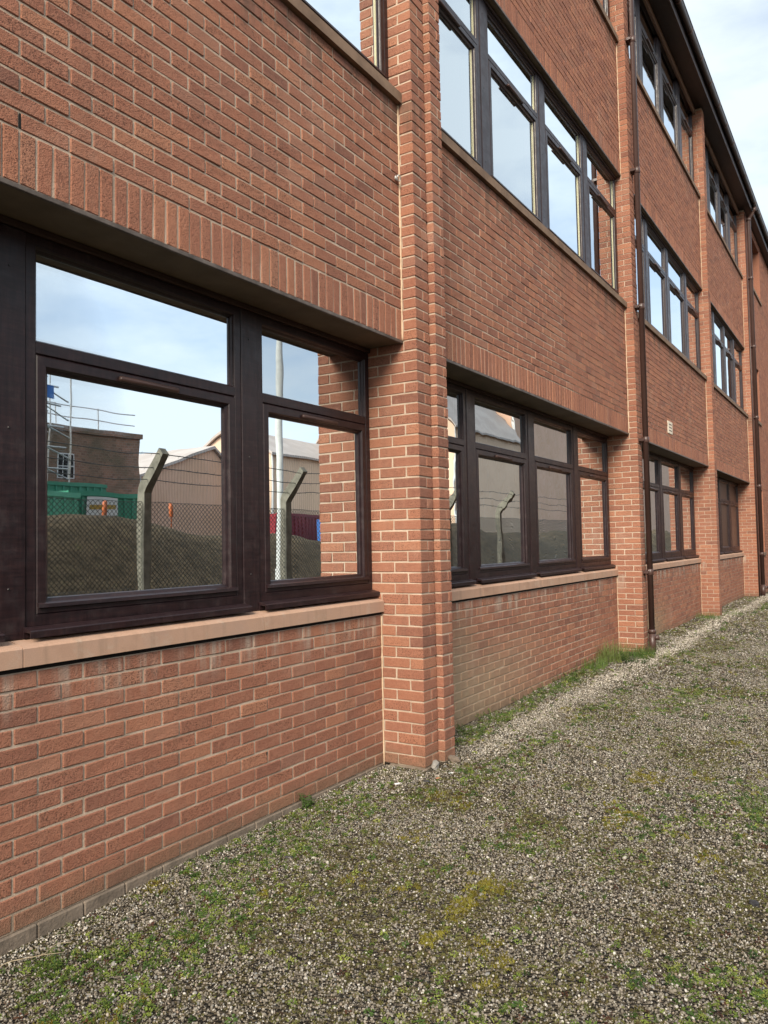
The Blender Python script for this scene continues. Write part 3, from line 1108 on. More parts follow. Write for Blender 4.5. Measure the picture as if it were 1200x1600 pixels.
def tuft(seed, nb, r, h, w, mat, lean=0.5):
    rg = random.Random(seed)
    mb = MB()
    for i in range(nb):
        a = rg.uniform(0, 6.283); rad = r * math.sqrt(rg.random())
        b = Vector((rad * math.cos(a), rad * math.sin(a), -0.004))
        hh = h * rg.uniform(.45, 1.0)
        a2 = rg.uniform(0, 6.283)
        d = Vector((math.cos(a2), math.sin(a2), 0))
        s = d.cross(Vector((0, 0, 1)))
        ln = rg.uniform(.1, lean)
        pts = []
        for t, k in ((0, 1), (0.5, .8), (1.0, .08)):
            c = b + d * (hh * ln * t * t) + Vector((0, 0, hh * (t - .25 * ln * t * t)))
            pts += [tuple(c - s * w * k / 2), tuple(c + s * w * k / 2)]
        mb.add(pts, [(0, 1, 3, 2), (2, 3, 5, 4)])
    return proto('tuft', mb.v, mb.f, mat)


def scatter(name, P, scale, protos, label, upright=True, seed=1, parent=None):
    """one 'stuff' object: points carrying instances of small prototype meshes"""
    pc = bpy.data.collections.new(name + '_kinds')
    for o in protos:
        pc.objects.link(o)
    n = len(P)
    rg = np.random.default_rng(seed)
    me = bpy.data.meshes.new(name)
    me.vertices.add(n)
    me.vertices.foreach_set('co', np.asarray(P, dtype=np.float32).ravel())
    at = me.attributes.new('sc', 'FLOAT', 'POINT'); at.data.foreach_set('value', np.asarray(scale, dtype=np.float32))
    rot = np.zeros((n, 3), dtype=np.float32)
    rot[:, 2] = rg.random(n) * 6.283
    t = 0.25 if upright else 0.55
    rot[:, 0] = rg.normal(0, t, n); rot[:, 1] = rg.normal(0, t, n)
    at = me.attributes.new('rt', 'FLOAT_VECTOR', 'POINT'); at.data.foreach_set('vector', rot.ravel())
    o = link(bpy.data.objects.new(name, me), parent)
    ng = bpy.data.node_groups.new(name, 'GeometryNodeTree')
    ng.interface.new_socket('Geometry', in_out='INPUT', socket_type='NodeSocketGeometry')
    ng.interface.new_socket('Geometry', in_out='OUTPUT', socket_type='NodeSocketGeometry')
    gi = ng.nodes.new('NodeGroupInput'); go = ng.nodes.new('NodeGroupOutput')
    ci = ng.nodes.new('GeometryNodeCollectionInfo')
    ci.inputs['Collection'].default_value = pc
    ci.inputs['Separate Children'].default_value = True
    ci.inputs['Reset Children'].default_value = True
    ip = ng.nodes.new('GeometryNodeInstanceOnPoints')
    ip.inputs['Pick Instance'].default_value = True
    a1 = ng.nodes.new('GeometryNodeInputNamedAttribute'); a1.data_type = 'FLOAT'; a1.inputs['Name'].default_value = 'sc'
    a2 = ng.nodes.new('GeometryNodeInputNamedAttribute'); a2.data_type = 'FLOAT_VECTOR'; a2.inputs['Name'].default_value = 'rt'
    e2r = ng.nodes.new('FunctionNodeEulerToRotation')
    L = ng.links.new
    L(gi.outputs[0], ip.inputs['Points'])
    L(ci.outputs[0], ip.inputs['Instance'])
    L(a2.outputs['Attribute'], e2r.inputs[0])
    L(e2r.outputs[0], ip.inputs['Rotation'])
    L(a1.outputs['Attribute'], ip.inputs['Scale'])
    L(ip.outputs[0], go.inputs[0])
    m = o.modifiers.new('scatter', 'NODES')
    m.node_group = ng
    if label:
        tag(o, label, None, kind='stuff')
    return o


def clear_of_building(x, y):
    """True where a stone or weed may lie: not inside walls and piers"""
    ok = y < 0.325
    for (a, b) in PIERS:
        front = -0.06 if (a, b) in (PIERS[0], PIERS[1]) else -0.012
        ok &= ~((x > a - 0.012) & (x < b + 0.012) & (y > front))
    return ok


def moss_mask(x, y):
    m = fbm(x, y, 0.85, 21, 4)
    fine = fbm(x, y, 0.16, 40, 2)
    v = m * 0.72 + fine * 0.28
    # the two olive cushions out in the open gravel
    for (cx, cy, rx, ry) in ((-1.62, -1.14, .22, .09), (-1.90, -1.16, .14, .08), (-1.42, -1.22, .12, .06)):
        v = v + 0.26 * np.exp(-(((x - cx) / rx) ** 2 + ((y - cy) / ry) ** 2))
    return v


def clean_strip(x, y):
    """paler washed band of stones where the eaves drip"""
    yc = -0.17 + 0.06 * np.sin(x * .7)
    return np.exp(-((y - yc) / 0.13) ** 2) * np.clip((x - 0.2) / .6, 0, 1)


def weed_mask(x, y):
    v = fbm(x, y, 0.55, 61, 3) * 0.6 + fbm(x, y, 0.13, 71, 2) * 0.4
    for (cx, cy, rx, ry, k) in WEED_PATCH:
        v = v + k * np.exp(-(((x - cx) / rx) ** 2 + ((y - cy) / ry) ** 2))
    return v - 0.30 * clean_strip(x, y)


WEED_PATCH = [(-2.2, 0.28, .6, .05, .20), (-1.4, 0.29, .5, .05, .20), (-0.5, 0.28, .3, .04, .16), (4.2, 0.22, .8, .10, .42), (3.3, 0.22, .6, .09, .42), (5.3, -0.15, .5, .12, .30), (-2.80, -0.02, .20, .16, .32), (-2.55, -0.22, .28, .16, .28), (-2.25, -0.10, .35, .16, .22), (-1.75, 0.02, .35, .14, .22), (-0.95, 0.24, .14, .08, .30),
              (-0.95, -0.02, .35, .16, .24), (-1.45, -0.25, .5, .22, .16), (0.80, 0.12, .35, .12, .55), (1.3, 0.14, .5, .11, .50), (2.1, 0.16, .6, .10, .42), (2.9, 0.19, .6, .08, .36),
              (0.35, -0.40, .5, .09, .34), (1.3, -0.44, .8, .09, .30), (2.8, -.5, 1.0, .10, .22), (3.6, 0.22, .7, .07, .26), (5.0, 0.15, .5, .14, .34), (-1.85, -2.15, .55, .25, .26), (0.25, -2.1, .35, .25, .24),
              (-0.35, -0.22, .25, .10, .16), (2.6, -1.2, 1.0, .35, .10), (6.5, 0.2, .4, .1, .26), (8.5, 0.2, .7, .1, .24), (11.0, 0.1, .5, .15, .3), (4.5, -.9, 1.5, .3, .12)]


def zone(x0, x1, y0, y1, dens, rg):
    n = int((x1 - x0) * (y1 - y0) * dens)
    x = rg.uniform(x0, x1, n); y = rg.uniform(y0, y1, n)
    k = clear_of_building(x, y)
    return x[k], y[k]


def stones():
    rg = np.random.default_rng(5)
    Ps, Ss = [], []
    for (x0, x1, y0, y1, dens, s0, s1) in ((-4.2, -0.6, -3.2, 0.33, 9000, .0065, .015), (-0.6, 3.2, -3.4, 0.33, 5600, .0085, .017),
                                           (3.2, 8.0, -3.6, 0.33, 2600, .0115, .021), (8.0, 19.0, -3.8, 0.33, 700, .018, .034)):
        x, y = zone(x0, x1, y0, y1, dens, rg)
        m = moss_mask(x, y)
        keep = rg.random(len(x)) < np.clip(1.0 - (m - 0.54) * 4.0, 0.40, 1.0)
        keep |= rg.random(len(x)) < clean_strip(x, y)
        x, y, m = x[keep], y[keep], m[keep]
        s = s0 + (s1 - s0) * rg.random(len(x)) ** 2.2
        z = gz(x, y) + s * rg.uniform(-0.10, 0.22, len(x)) + 0.002
        Ps.append(np.stack([x, y, z], -1)); Ss.append(s)
    # a few larger cobbles of gravel
    x, y = zone(-4, 6, -3.2, 0.30, 26, rg)
    s = rg.uniform(.018, .032, len(x))
    Ps.append(np.stack([x, y, gz(x, y) + s * .1], -1)); Ss.append(s)
    P = np.concatenate(Ps); S = np.concatenate(Ss)
    scatter('gravel', P, S, [pebble_proto(i) for i in range(9)], 'loose grey and buff pebble gravel in front of the building', upright=False, seed=3)


stones()


def washed_stones():
    rg = np.random.default_rng(15)
    M['pale_pebble'] = ray_material_random('pale_pebble', [(0.0, (0.20, 0.175, 0.14)), (0.4, (0.33, 0.29, 0.235)), (0.8, (0.46, 0.41, 0.34)), (1.0, (0.66, 0.62, 0.55))], 0.8, 0.35, amount=0.2)
    Ps, Ss = [], []
    for (x0, x1, dens, s0, s1) in ((-3.2, 0.2, 2600, .008, .016), (0.2, 3.4, 3000, .010, .018), (3.4, 8.0, 2200, .014, .024), (8.0, 19.0, 900, .018, .034)):
        x, y = zone(x0, x1, -0.75, 0.33, dens, rg)
        k = rg.random(len(x)) < np.where(x < 0.2, 0.55 * np.exp(-((y - 0.30) / 0.10) ** 2) + 0.8 * np.exp(-((x + 0.12) / .35) ** 2 - ((y - 0.12) / .22) ** 2), clean_strip(x, y))
        x, y = x[k], y[k]
        s = s0 + (s1 - s0) * rg.random(len(x)) ** 2
        Ps.append(np.stack([x, y, gz(x, y) + s * .12 + 0.003], -1)); Ss.append(s)
    pr = []
    for i in range(5):
        o = pebble_proto(40 + i); o.data.materials[0] = M['pale_pebble']; pr.append(o)
    scatter('washed_gravel', np.concatenate(Ps), np.concatenate(Ss), pr, 'pale rain-washed gravel strip along the foot of the wall', upright=False, seed=8)


washed_stones()


def ground_cover():
    rg = np.random.default_rng(9)
    # moss: low fuzzy flakes
    Ps, Ss = [], []
    for (x0, x1, y0, y1, dens, s0, s1) in ((-4.2, -0.4, -3.2, 0.32, 4200, .7, 1.3), (-0.4, 3.4, -3.4, 0.32, 2200, .9, 1.7), (3.4, 9.0, -3.6, .32, 800, 1.4, 2.6), (9.0, 19.0, -3.8, .32, 260, 2.4, 4.2)):
        x, y = zone(x0, x1, y0, y1, dens, rg)
        m = moss_mask(x, y) - 0.35 * clean_strip(x, y)
        k = rg.random(len(x)) < np.clip((m - 0.46) * 4.5, 0.20, 0.80)
        x, y = x[k], y[k]
        s = rg.uniform(s0, s1, len(x))
        Ps.append(np.stack([x, y, gz(x, y) + .001], -1)); Ss.append(s)
    scatter('moss', np.concatenate(Ps), np.concatenate(Ss), [tuft(100 + i, 34, .011, .0085, .0028, M['moss'], 0.9) for i in range(4)], 'olive brown moss growing between the pebbles', seed=4)
    # small weeds
    Ps, Ss = [], []
    for (x0, x1, y0, y1, dens, s0, s1, thr) in ((-4.2, -0.4, -3.2, 0.31, 1500, .55, 1.15, .565), (-0.4, 3.4, -3.4, 0.31, 900, .7, 1.35, .565), (3.4, 9.0, -3.6, .31, 360, 1.0, 1.9, .565), (9.0, 19.0, -3.8, .31, 140, 1.5, 2.8, .565)):
        x, y = zone(x0, x1, y0, y1, dens, rg)
        v = weed_mask(x, y)
        k = rg.random(len(x)) < np.clip((v - thr) * 5.5, 0.060, 0.95)
        x, y = x[k], y[k]
        s = rg.uniform(s0, s1, len(x))
        Ps.append(np.stack([x, y, gz(x, y) + .003], -1)); Ss.append(s)
    kinds = [rosette(200 + i, 16, .016, .013, .0075, M['leaf']) for i in range(3)] + [rosette(210 + i, 10, .011, .008, .006, M['leaf']) for i in range(2)] + \
            [rosette(220, 12, .016, .016, .011, M['leaf_dark']), tuft(230, 12, .012, .032, .0022, M['grass'], 0.9), rosette(240, 9, .014, .008, .008, M['red_leaf'])]
    scatter('ground_weeds', np.concatenate(Ps), np.concatenate(Ss), kinds, 'tiny bright green weeds creeping over the gravel', seed=6)


ground_cover()


def bright_moss():
    rg = np.random.default_rng(31)
    M['moss_yellow'] = leaf_material('yellow_moss', [(0.0, (0.115, 0.092, 0.012)), (0.5, (0.185, 0.155, 0.016)), (1.0, (0.25, 0.225, 0.030))], 0.15)
    x, y = zone(-4.0, 6.0, -3.2, 0.3, 2600, rg)
    v = fbm(x, y, 0.30, 91, 3)
    for (cx, cy, rx, ry, k) in ((-1.60, -1.12, .20, .07, .42), (-1.90, -1.15, .14, .06, .42), (-1.40, -1.20, .12, .05, .30), (-2.25, -1.45, .16, .05, .22), (-1.95, -1.95, .25, .08, .22), (-0.6, -1.9, .3, .08, .16)):
        v = v + k * np.exp(-(((x - cx) / rx) ** 2 + ((y - cy) / ry) ** 2))
    k = rg.random(len(x)) < np.clip((v - 0.72) * 4.0, 0, 0.80)
    x, y = x[k], y[k]
    scatter('yellow_moss', np.stack([x, y, gz(x, y) + .002], -1), rg.uniform(.9, 1.7, len(x)), [tuft(300 + i, 36, .013, .012, .003, M['moss_yellow'], 0.9) for i in range(3)], 'yellow-olive moss cushions in the open gravel', seed=12)


bright_moss()


# ---- the bigger plants that can be told apart
def plant(name, x, y, kind, size, label, n=1, spread=0.05, seed=0, mat=None):
    rg = random.Random(seed)
    root = empty(name, (x, y, float(gz(x, y))))
    tag(root, label, 'weed' if 'grass' not in name else 'grass', 'weeds growing in the gravel' if 'grass' not in name else 'grass clumps growing in the gravel')
    def place(mbv, mat, pname):
        me = bpy.data.meshes.new(pname); me.from_pydata(mbv.v, [], mbv.f); me.materials.append(mat)
        link(bpy.data.objects.new(pname, me), root)
    lv, stm = MB(), MB()
    if kind == 'leafy':
        for i in range(n):
            a = rg.uniform(0, 6.283); rad = spread * math.sqrt(rg.random())
            h = size * rg.uniform(.4, 1.0)
            top = Vector((rad * math.cos(a) * 1.5, rad * math.sin(a) * 1.5, h))
            b = Vector((rad * math.cos(a), rad * math.sin(a), -0.005))
            stm.tube([b, (b + top) / 2 + Vector((0, 0, h * .1)), top], [.0018, .0014, .0008], 5)
            for k in range(7):
                t = (k + 1) / 7
                p = b.lerp(top, t)
                aa = rg.uniform(0, 6.283)
                ll = size * rg.uniform(.16, .34)
                vs, fs = leaf_shape(p, (math.cos(aa), math.sin(aa), 0), ll, ll * rg.uniform(.38, .6), ll * rg.uniform(.0, .6), ll * .3, rg)
                lv.add(vs, fs)
    else:
        for i in range(n):
            a = rg.uniform(0, 6.283); rad = spread * math.sqrt(rg.random())
            b = Vector((rad * math.cos(a), rad * math.sin(a) * .6, -0.005))
            hh = size * rg.uniform(.4, 1.0); a2 = rg.uniform(0, 6.283)
            d = Vector((math.cos(a2), math.sin(a2), 0)); s = d.cross(Vector((0, 0, 1)))
            ln = rg.uniform(.1, .8); w = rg.uniform(.0022, .0045) * (1 if kind == 'grass' else 1.8)
            pts = []
            for t, k in ((0, 1), (.4, .9), (.75, .6), (1, .06)):
                c = b + d * (hh * ln * t * t) + Vector((0, 0, hh * (t - .35 * ln * t * t)))
                pts += [tuple(c - s * w * k / 2), tuple(c + s * w * k / 2)]
            lv.add(pts, [(0, 1, 3, 2), (2, 3, 5, 4), (4, 5, 7, 6)])
    place(lv, M[mat or ('leaf' if kind == 'leafy' else 'grass')], 'leaves')
    if stm.v:
        place(stm, M['leaf_dark'], 'stems')
    return root


plant('weed_plant', -2.86, 0.02, 'leafy', .060, 'broad leafy green weed at the bottom left corner of the gravel', 26, .11, 1)
plant('weed_plant', -2.62, -0.17, 'leafy', .050, 'low leafy weed just right of the bottom left weed patch', 20, .09, 2)
plant('weed_plant', -2.36, -0.24, 'leafy', .050, 'round-leaved weed out in the gravel below the near wall', 12, .07, 3, )
plant('weed_plant', -0.955, 0.275, 'leafy', .085, 'upright weed growing against the foot of the near wall', 12, .035, 4, mat='leaf_dark')
plant('weed_plant', -1.22, 0.10, 'leafy', .045, 'small weed in the gravel below the near window', 10, .05, 5)
plant('weed_plant', 0.62, 0.21, 'leafy', .085, 'dark weed in the corner just beyond the double pier', 26, .10, 6, mat='leaf_dark')
plant('weed_plant', 1.02, 0.17, 'leafy', .075, 'bright leafy weed along the stained wall beyond the double pier', 30, .16, 7)
plant('weed_plant', 1.62, 0.20, 'leafy', .070, 'leafy weed halfway along the stained wall foot', 26, .17, 8)
plant('weed_plant', 2.35, 0.23, 'leafy', .075, 'purple-tinged weed on the kerb of the second wall', 22, .17, 9, mat='leaf_dark')
plant('weed_plant', 2.95, 0.24, 'leafy', .085, 'low green weed at the wall foot under the third pane of the second bay', 26, .20, 21)
plant('weed_plant', 3.45, 0.22, 'leafy', .090, 'spreading weed between the wall foot and the pale gravel strip', 28, .20, 22, mat='leaf_dark')
plant('weed_plant', 3.98, 0.22, 'leafy', .11, 'leafy weed left of the grass clumps by the downpipe pier', 30, .22, 23)
plant('weed_plant', 5.55, -0.28, 'leafy', .10, 'leafy weed on the pale gravel beside the downpipe', 22, .16, 24)
plant('grass_clump', 5.15, 0.20, 'grass', .30, 'tall grass clump in the corner before the downpipe pier', 480, .34, 10)
plant('grass_clump', 4.55, 0.25, 'grass', .17, 'grass clump left of the tall clump by the downpipe pier', 300, .28, 11)
plant('grass_clump', 5.62, -0.06, 'grass', .20, 'grass clump at the near foot of the downpipe pier', 340, .26, 12)
plant('weed_plant', 5.05, -0.10, 'leafy', .15, 'broad-leaved weed in front of the grass by the downpipe pier', 20, .14, 13, mat='leaf_dark')
plant('grass_clump', 6.75, 0.18, 'grass', .15, 'grass clump at the wall foot just beyond the downpipe', 130, .24, 14)
plant('grass_clump', 11.1, 0.10, 'grass', .17, 'grass clump at the foot of the third pier', 200, .42, 15)
plant('grass_clump', 12.2, -0.20, 'grass', .13, 'low grass clump beyond the third pier', 110, .35, 16)
plant('grass_clump', 0.30, -2.10, 'grass', .060, 'fresh grass patch at the right edge of the gravel', 200, .22, 17)
plant('grass_clump', 14.2, -0.55, 'grass', .16, 'single weed tuft out in the far gravel', 70, .16, 18)

# ---- small litter
def lump(name, x, y, s, mat, label, cat, seed, flat=0.5):
    rg = random.Random(seed)
    bm = bmesh.new()
    bmesh.ops.create_icosphere(bm, subdivisions=2, radius=0.5)
    for v in bm.verts:
        k = rg.uniform(.82, 1.12)
        v.co = Vector((v.co.x * s[0] * k, v.co.y * s[1] * k, v.co.z * s[2] * k))
    me = bpy.data.meshes.new(name); bm.to_mesh(me); bm.free(); me.materials.append(mat)
    o = link(bpy.data.objects.new(name, me))
    o.location = (x, y, float(gz(x, y)) + s[2] * .25)
    o.rotation_euler = (0, 0, rg.uniform(0, 3))
    tag(o, label, cat)


M['slate'] = simple('dark_stone', (0.020, 0.020, 0.024), (0.05, 0.048, 0.05), 40, 0.7, 0.3)
M['chip'] = simple('white_chip', (0.55, 0.56, 0.58), (0.75, 0.75, 0.76), 30, 0.6, 0.2)
M['clay'] = simple('brick_chip', (0.32, 0.14, 0.08), (0.42, 0.21, 0.13), 30, 0.9, 0.3)
lump('broken_concrete', 0.085, -0.030, (.17, .06, .060), M['concrete'], 'broken pale concrete lump at the foot of the double pier', 'rubble', 1)
lump('broken_concrete', 0.26, -0.085, (.16, .07, .05), M['cement'], 'flat cement lump under the projecting half of the double pier', 'rubble', 2)
lump('stone', -0.19, -0.115, (.045, .03, .022), M['slate'], 'dark stone on the gravel before the double pier', 'stone', 3)
lump('stone', -1.59, -0.095, (.050, .026, .016), M['slate'], 'black flake of stone out in the weedy gravel', 'stone', 4)
lump('stone', -1.02, -2.19, (.050, .035, .025), M['slate'], 'dark stone at the right edge of the gravel', 'stone', 5)
lump('litter_scrap', -0.30, 0.035, (.060, .028, .010), M['chip'], 'white scrap on the gravel in the near pier corner', 'litter', 6)
lump('litter_scrap', 0.02, -0.19, (.040, .020, .012), M['chip'], 'white chip on the gravel right of the dark stone', 'litter', 7)
lump('brick_chip', -0.10, -0.155, (.045, .018, .012), M['clay'], 'orange brick chip beside the dark stone', 'rubble', 8)
mb = MB()
tw = [(-2.98 + 0.30 * t, 0.20 - 0.06 * t + 0.03 * math.sin(9 * t), 0.012 + 0.018 * math.sin(3.1 * t)) for t in [k / 12 for k in range(13)]]
tw = [(p[0], p[1], p[2] + float(gz(p[0], p[1]))) for p in tw]
mb.tube(tw, .0016, 6)
mb.tube([tw[4], (tw[4][0] + .05, tw[4][1] - .09, tw[4][2] + .02), (tw[4][0] + .13, tw[4][1] - .13, tw[4][2] + .005)], .0011, 6)
o = mb.build('dry_stalk', M['dry'], None, smooth=True)
tag(o, 'dry straw-coloured stalk lying at the foot of the near wall', 'twig')

# ------------------------------------------------------------------ across the yard: what the windows mirror
YFN = -4.8
M['fence_conc'] = simple('fence_concrete', (0.13, 0.125, 0.10), (0.22, 0.21, 0.17), 8, 0.9, 0.3)
M['wire'] = simple('fence_wire', (0.045, 0.05, 0.048), (0.09, 0.095, 0.09), 20, 0.6, 0.0)
fence = empty('chain_link_fence', (10, YFN, 0))
tag(fence, 'chain link fence with cranked concrete posts and barbed wire, mirrored in the windows', 'fence')
px0, sp = 2.46 - 4 * 2.93, 2.93
FX0, FX1 = px0, px0 + 12 * sp
for k in range(13):
    if k == 9:
        continue
    x = px0 + k * sp
    mb = MB()
    pts = [(-.065, -.05), (.065, -.05), (.065, 2.30), (.10, 2.36), (.44, 2.80), (.36, 2.88), (-.03, 2.44), (-.065, 2.36)]
    mb.prism([(YFN - .02 + p[0], p[1]) for p in pts], 'x', x - .06, x + .06)
    mb.build('post', M['fence_conc'], fence, loc=(10, YFN, 0)).location = (0, 0, 0)
for k, t in enumerate((0.15, 0.5, 0.88)):
    z = 2.40 + .44 * t; y = YFN + .05 + .34 * t
    mb = MB(); n_ = 60
    mb.tube([(FX0 + (FX1 - FX0) * i / n_, y, z - .02 * math.sin(i * 2.1)) for i in range(n_ + 1)], .006, 4)
    x = FX0
    while x < FX1:
        mb.tube([(x - .012, y, z - .02), (x + .012, y, z + .018)], .002, 3)
        x += .16
    mb.build('barbed_wire', M['wire'], fence, loc=(10, YFN, 0)).location = (0, 0, 0)
mb = MB()
H, d = 2.18, 0.072
for i in range(int((FX1 - FX0 + H) / d)):
    for s in (-1, 1):
        xa = FX0 + i * d - (H if s > 0 else 0)
        p, q = (xa, 0.02), (xa + H, H) if s > 0 else (xa - 0, H)
        if s < 0:
            p, q = (xa, H), (xa + H, 0.02)
            p = (xa - 0, H)
        a0, a1 = p[0], q[0]
        f0 = max(0, (FX0 - a0) / (a1 - a0)); f1 = min(1, (FX1 - a0) / (a1 - a0))
        if f1 <= f0: continue
        P0 = (a0 + (a1 - a0) * f0, YFN + s * .003, p[1] + (q[1] - p[1]) * f0)
        P1 = (a0 + (a1 - a0) * f1, YFN + s * .003, p[1] + (q[1] - p[1]) * f1)
        mb.tube([P0, P1], .0046, 3, caps=False)
mb.tube([(FX0, YFN, H), (FX1, YFN, H)], .004, 4)
o = mb.build('wire_mesh', M['wire'], fence, loc=(10, YFN, 0)); o.location = (0, 0, 0)
tag(o, kind='stuff')

# lamp column beyond the fence
M['mast'] = simple('pale_mast', (0.42, 0.44, 0.43), (0.52, 0.54, 0.52), 5, 0.5, 0.0)
mb = MB()
mb.tube([(7.35, -6.6, -.05), (7.35, -6.6, 1.1), (7.35, -6.6, 1.12), (7.35, -6.6, 7.5)], [.105, .105, .075, .06], 16)
lamp = mb.build('lamp_column', M['mast'], None, smooth=True)
tag(lamp, 'pale lamp column beyond the fence, mirrored in the near window', 'lamp post')
mb = MB(); mb.bevbox(7.25, 7.45, -7.2, -6.5, 7.45, 7.58, .03); mb.build('lamp_head', M['mast'], lamp)

# brown yard wall
M['oldbrick'] = None
nn = NT('old_brown_brick')
ps = nn.pos()
mpn = nn.N('ShaderNodeMapping'); nn.L(ps, mpn.inputs['Vector']); mpn.inputs['Rotation'].default_value = (R(90), 0, 0)
bk = nn.N('ShaderNodeTexBrick'); nn.L(mpn.outputs['Vector'], bk.inputs['Vector'])
bk.inputs['Scale'].default_value = 2.2; bk.inputs['Mortar Size'].default_value = .016
bk.inputs['Color1'].default_value = (.36, .19, .13, 1); bk.inputs['Color2'].default_value = (.22, .125, .09, 1); bk.inputs['Mortar'].default_value = (.32, .27, .22, 1)
cl = nn.mix(nn.mr(nn.noise(ps, .8, 5, .6), .35, .7, 0, .7), bk.outputs['Color'], (.13, .115, .075))
M['oldbrick'] = nn.done(cl, .95, None, .2)
def earth_bank():
    n = NT('bank_soil')
    pos = n.pos()
    col = n.ramp(n.noise(pos, 3.5, 7, 0.75), [(0.28, (0.030, 0.024, 0.016)), (0.45, (0.085, 0.065, 0.042)), (0.58, (0.14, 0.105, 0.066)), (0.72, (0.085, 0.085, 0.036))])
    M['bank'] = n.done(col, 0.95, n.bump(n.noise(pos, 9, 6, 0.75), 0.8, 0.06), 0.15)
    xs = np.arange(-20, 75, 0.35); ts = np.linspace(0, 1, 16)
    rg = np.random.default_rng(3)
    V = []
    for x in xs:
        top = 2.05 + 0.22 * math.sin(x * .35) + 0.12 * math.sin(x * 1.1 + 1)
        for t in ts:
            prof = top * (0.5 - 0.5 * math.cos(min(1.0, t * 1.6) * math.pi)) * (1 if t < .75 else 1 - (t - .75) * 1.2)
            V.append((x + rg.uniform(-.04, .04), -7.6 - 5.0 * t + rg.uniform(-.03, .03), prof + rg.uniform(-.02, .02) * (1 if t > 0 else 0) - .05))
    m_ = len(ts); F_ = []
    for a in range(len(xs) - 1):
        for b in range(m_ - 1):
            F_.append((a * m_ + b, (a + 1) * m_ + b, (a + 1) * m_ + b + 1, a * m_ + b + 1))
    me = bpy.data.meshes.new('earth_bank'); me.from_pydata(V, [], F_); me.polygons.foreach_set('use_smooth', [True] * len(me.polygons)); me.materials.append(M['bank'])
    o = link(bpy.data.objects.new('earth_bank', me))
    tag(o, 'dark rough earth bank behind the fence, mirrored in the ground-floor windows', None, kind='structure')


earth_bank()

# containers
M['green'] = simple('green_paint', (0.055, 0.27, 0.17), (0.075, 0.32, 0.21), 2, .5, 0.0)
M['lightgreen'] = simple('light_green_paint', (0.14, 0.46, 0.31), (0.17, 0.52, 0.36), 2, .5, 0.0)
M['redpaint'] = simple('red_paint', (0.26, 0.022, 0.035), (0.34, 0.035, 0.05), 2, .5, 0.0)
M['bluepaint'] = simple('blue_paint', (0.03, 0.13, 0.42), (0.05, 0.18, 0.52), 2, .5, 0.0)
M['orangepaint'] = simple('orange_paint', (0.50, 0.12, 0.04), (0.58, 0.17, 0.06), 2, .5, 0.0)
M['white'] = simple('white_paint', (0.70, 0.70, 0.68), (0.78, 0.78, 0.76), 2, .5, 0.0)
M['ochre'] = simple('ochre_paint', (0.45, 0.29, 0.05), (0.50, 0.33, 0.07), 2, .5, 0.0)


def container(name, x0, x1, y0, y1, z0, z1, mat, label, sign=False):
    mb = MB()
    mb.box(x0, x1, y0, y1, z0, z1)
    root = mb.build(name, mat, None, loc=((x0 + x1) / 2, (y0 + y1) / 2, z0))
    tag(root, label, 'container', 'containers beyond the yard wall')
    x = x0 + .12
    L = ((x0 + x1) / 2, (y0 + y1) / 2, z0)
    while x < x1 - .05:
        m2 = MB(); m2.box(x - .035, x + .035, y1 + .001, y1 + .04, z0 + .12, z1 - .12)
        o = m2.build('rib', mat, root, loc=L); o.location = (0, 0, 0)
        x += .28
    for z in (z0 + .05, z1 - .05):
        m2 = MB(); m2.box(x0 - .02, x1 + .02, y1 + .001, y1 + .055, z - .06, z + .06)
        o = m2.build('rail', mat, root, loc=L); o.location = (0, 0, 0)
    if sign:
        m2 = MB(); m2.box(x0 + .5, x0 + 1.5, y1 + .056, y1 + .065, z0 + 2.42, z0 + 2.92)
        s = m2.build('sign', M['white'], root, loc=L); s.location = (0, 0, 0)
        m2 = MB(); m2.box(x0 + .58, x0 + 1.42, y1 + .0655, y1 + .069, z0 + 2.60, z0 + 2.72)
        o = m2.build('sign_band', M['ochre'], s, loc=L); o.location = (0, 0, 0)
    return root


container('waste_container', 6.2, 7.55, -14.6, -13.2, 0, 2.95, M['lightgreen'], 'light green container mirrored at the left edge of the near window')
container('waste_container', 7.7, 10.2, -16.0, -13.8, 0, 3.05, M['green'], 'dark green container with a white sign mirrored in the near window', True)
container('waste_container', 8.9, 12.9, -21.5, -19.0, 0, 3.75, M['green'], 'taller green container mirrored behind the signed one')
container('waste_container', 21.0, 25.0, -20.6, -18.4, 0, 3.0, M['redpaint'], 'red container mirrored at the right of the near window')
container('waste_container', 22.8, 27.5, -17.5, -15.2, 0, 2.75, M['bluepaint'], 'low blue container mirrored below the tan shed')
for x, y, lab in ((6.76, -11.2, 'orange marker post before the yard wall, mirrored beside the green container'), (8.75, -11.2, 'orange marker post mirrored right of the cranked fence post')):
    mb = MB(); mb.tube([(x, y, 0), (x, y, 2.26), (x, y, 2.30), (x, y, 2.60), (x, y, 2.64)], [.014, .014, .055, .055, .03], 10)
    o = mb.build('marker_post', M['orangepaint'], None, smooth=True, loc=(x, y, 0)); tag(o, lab, 'post')

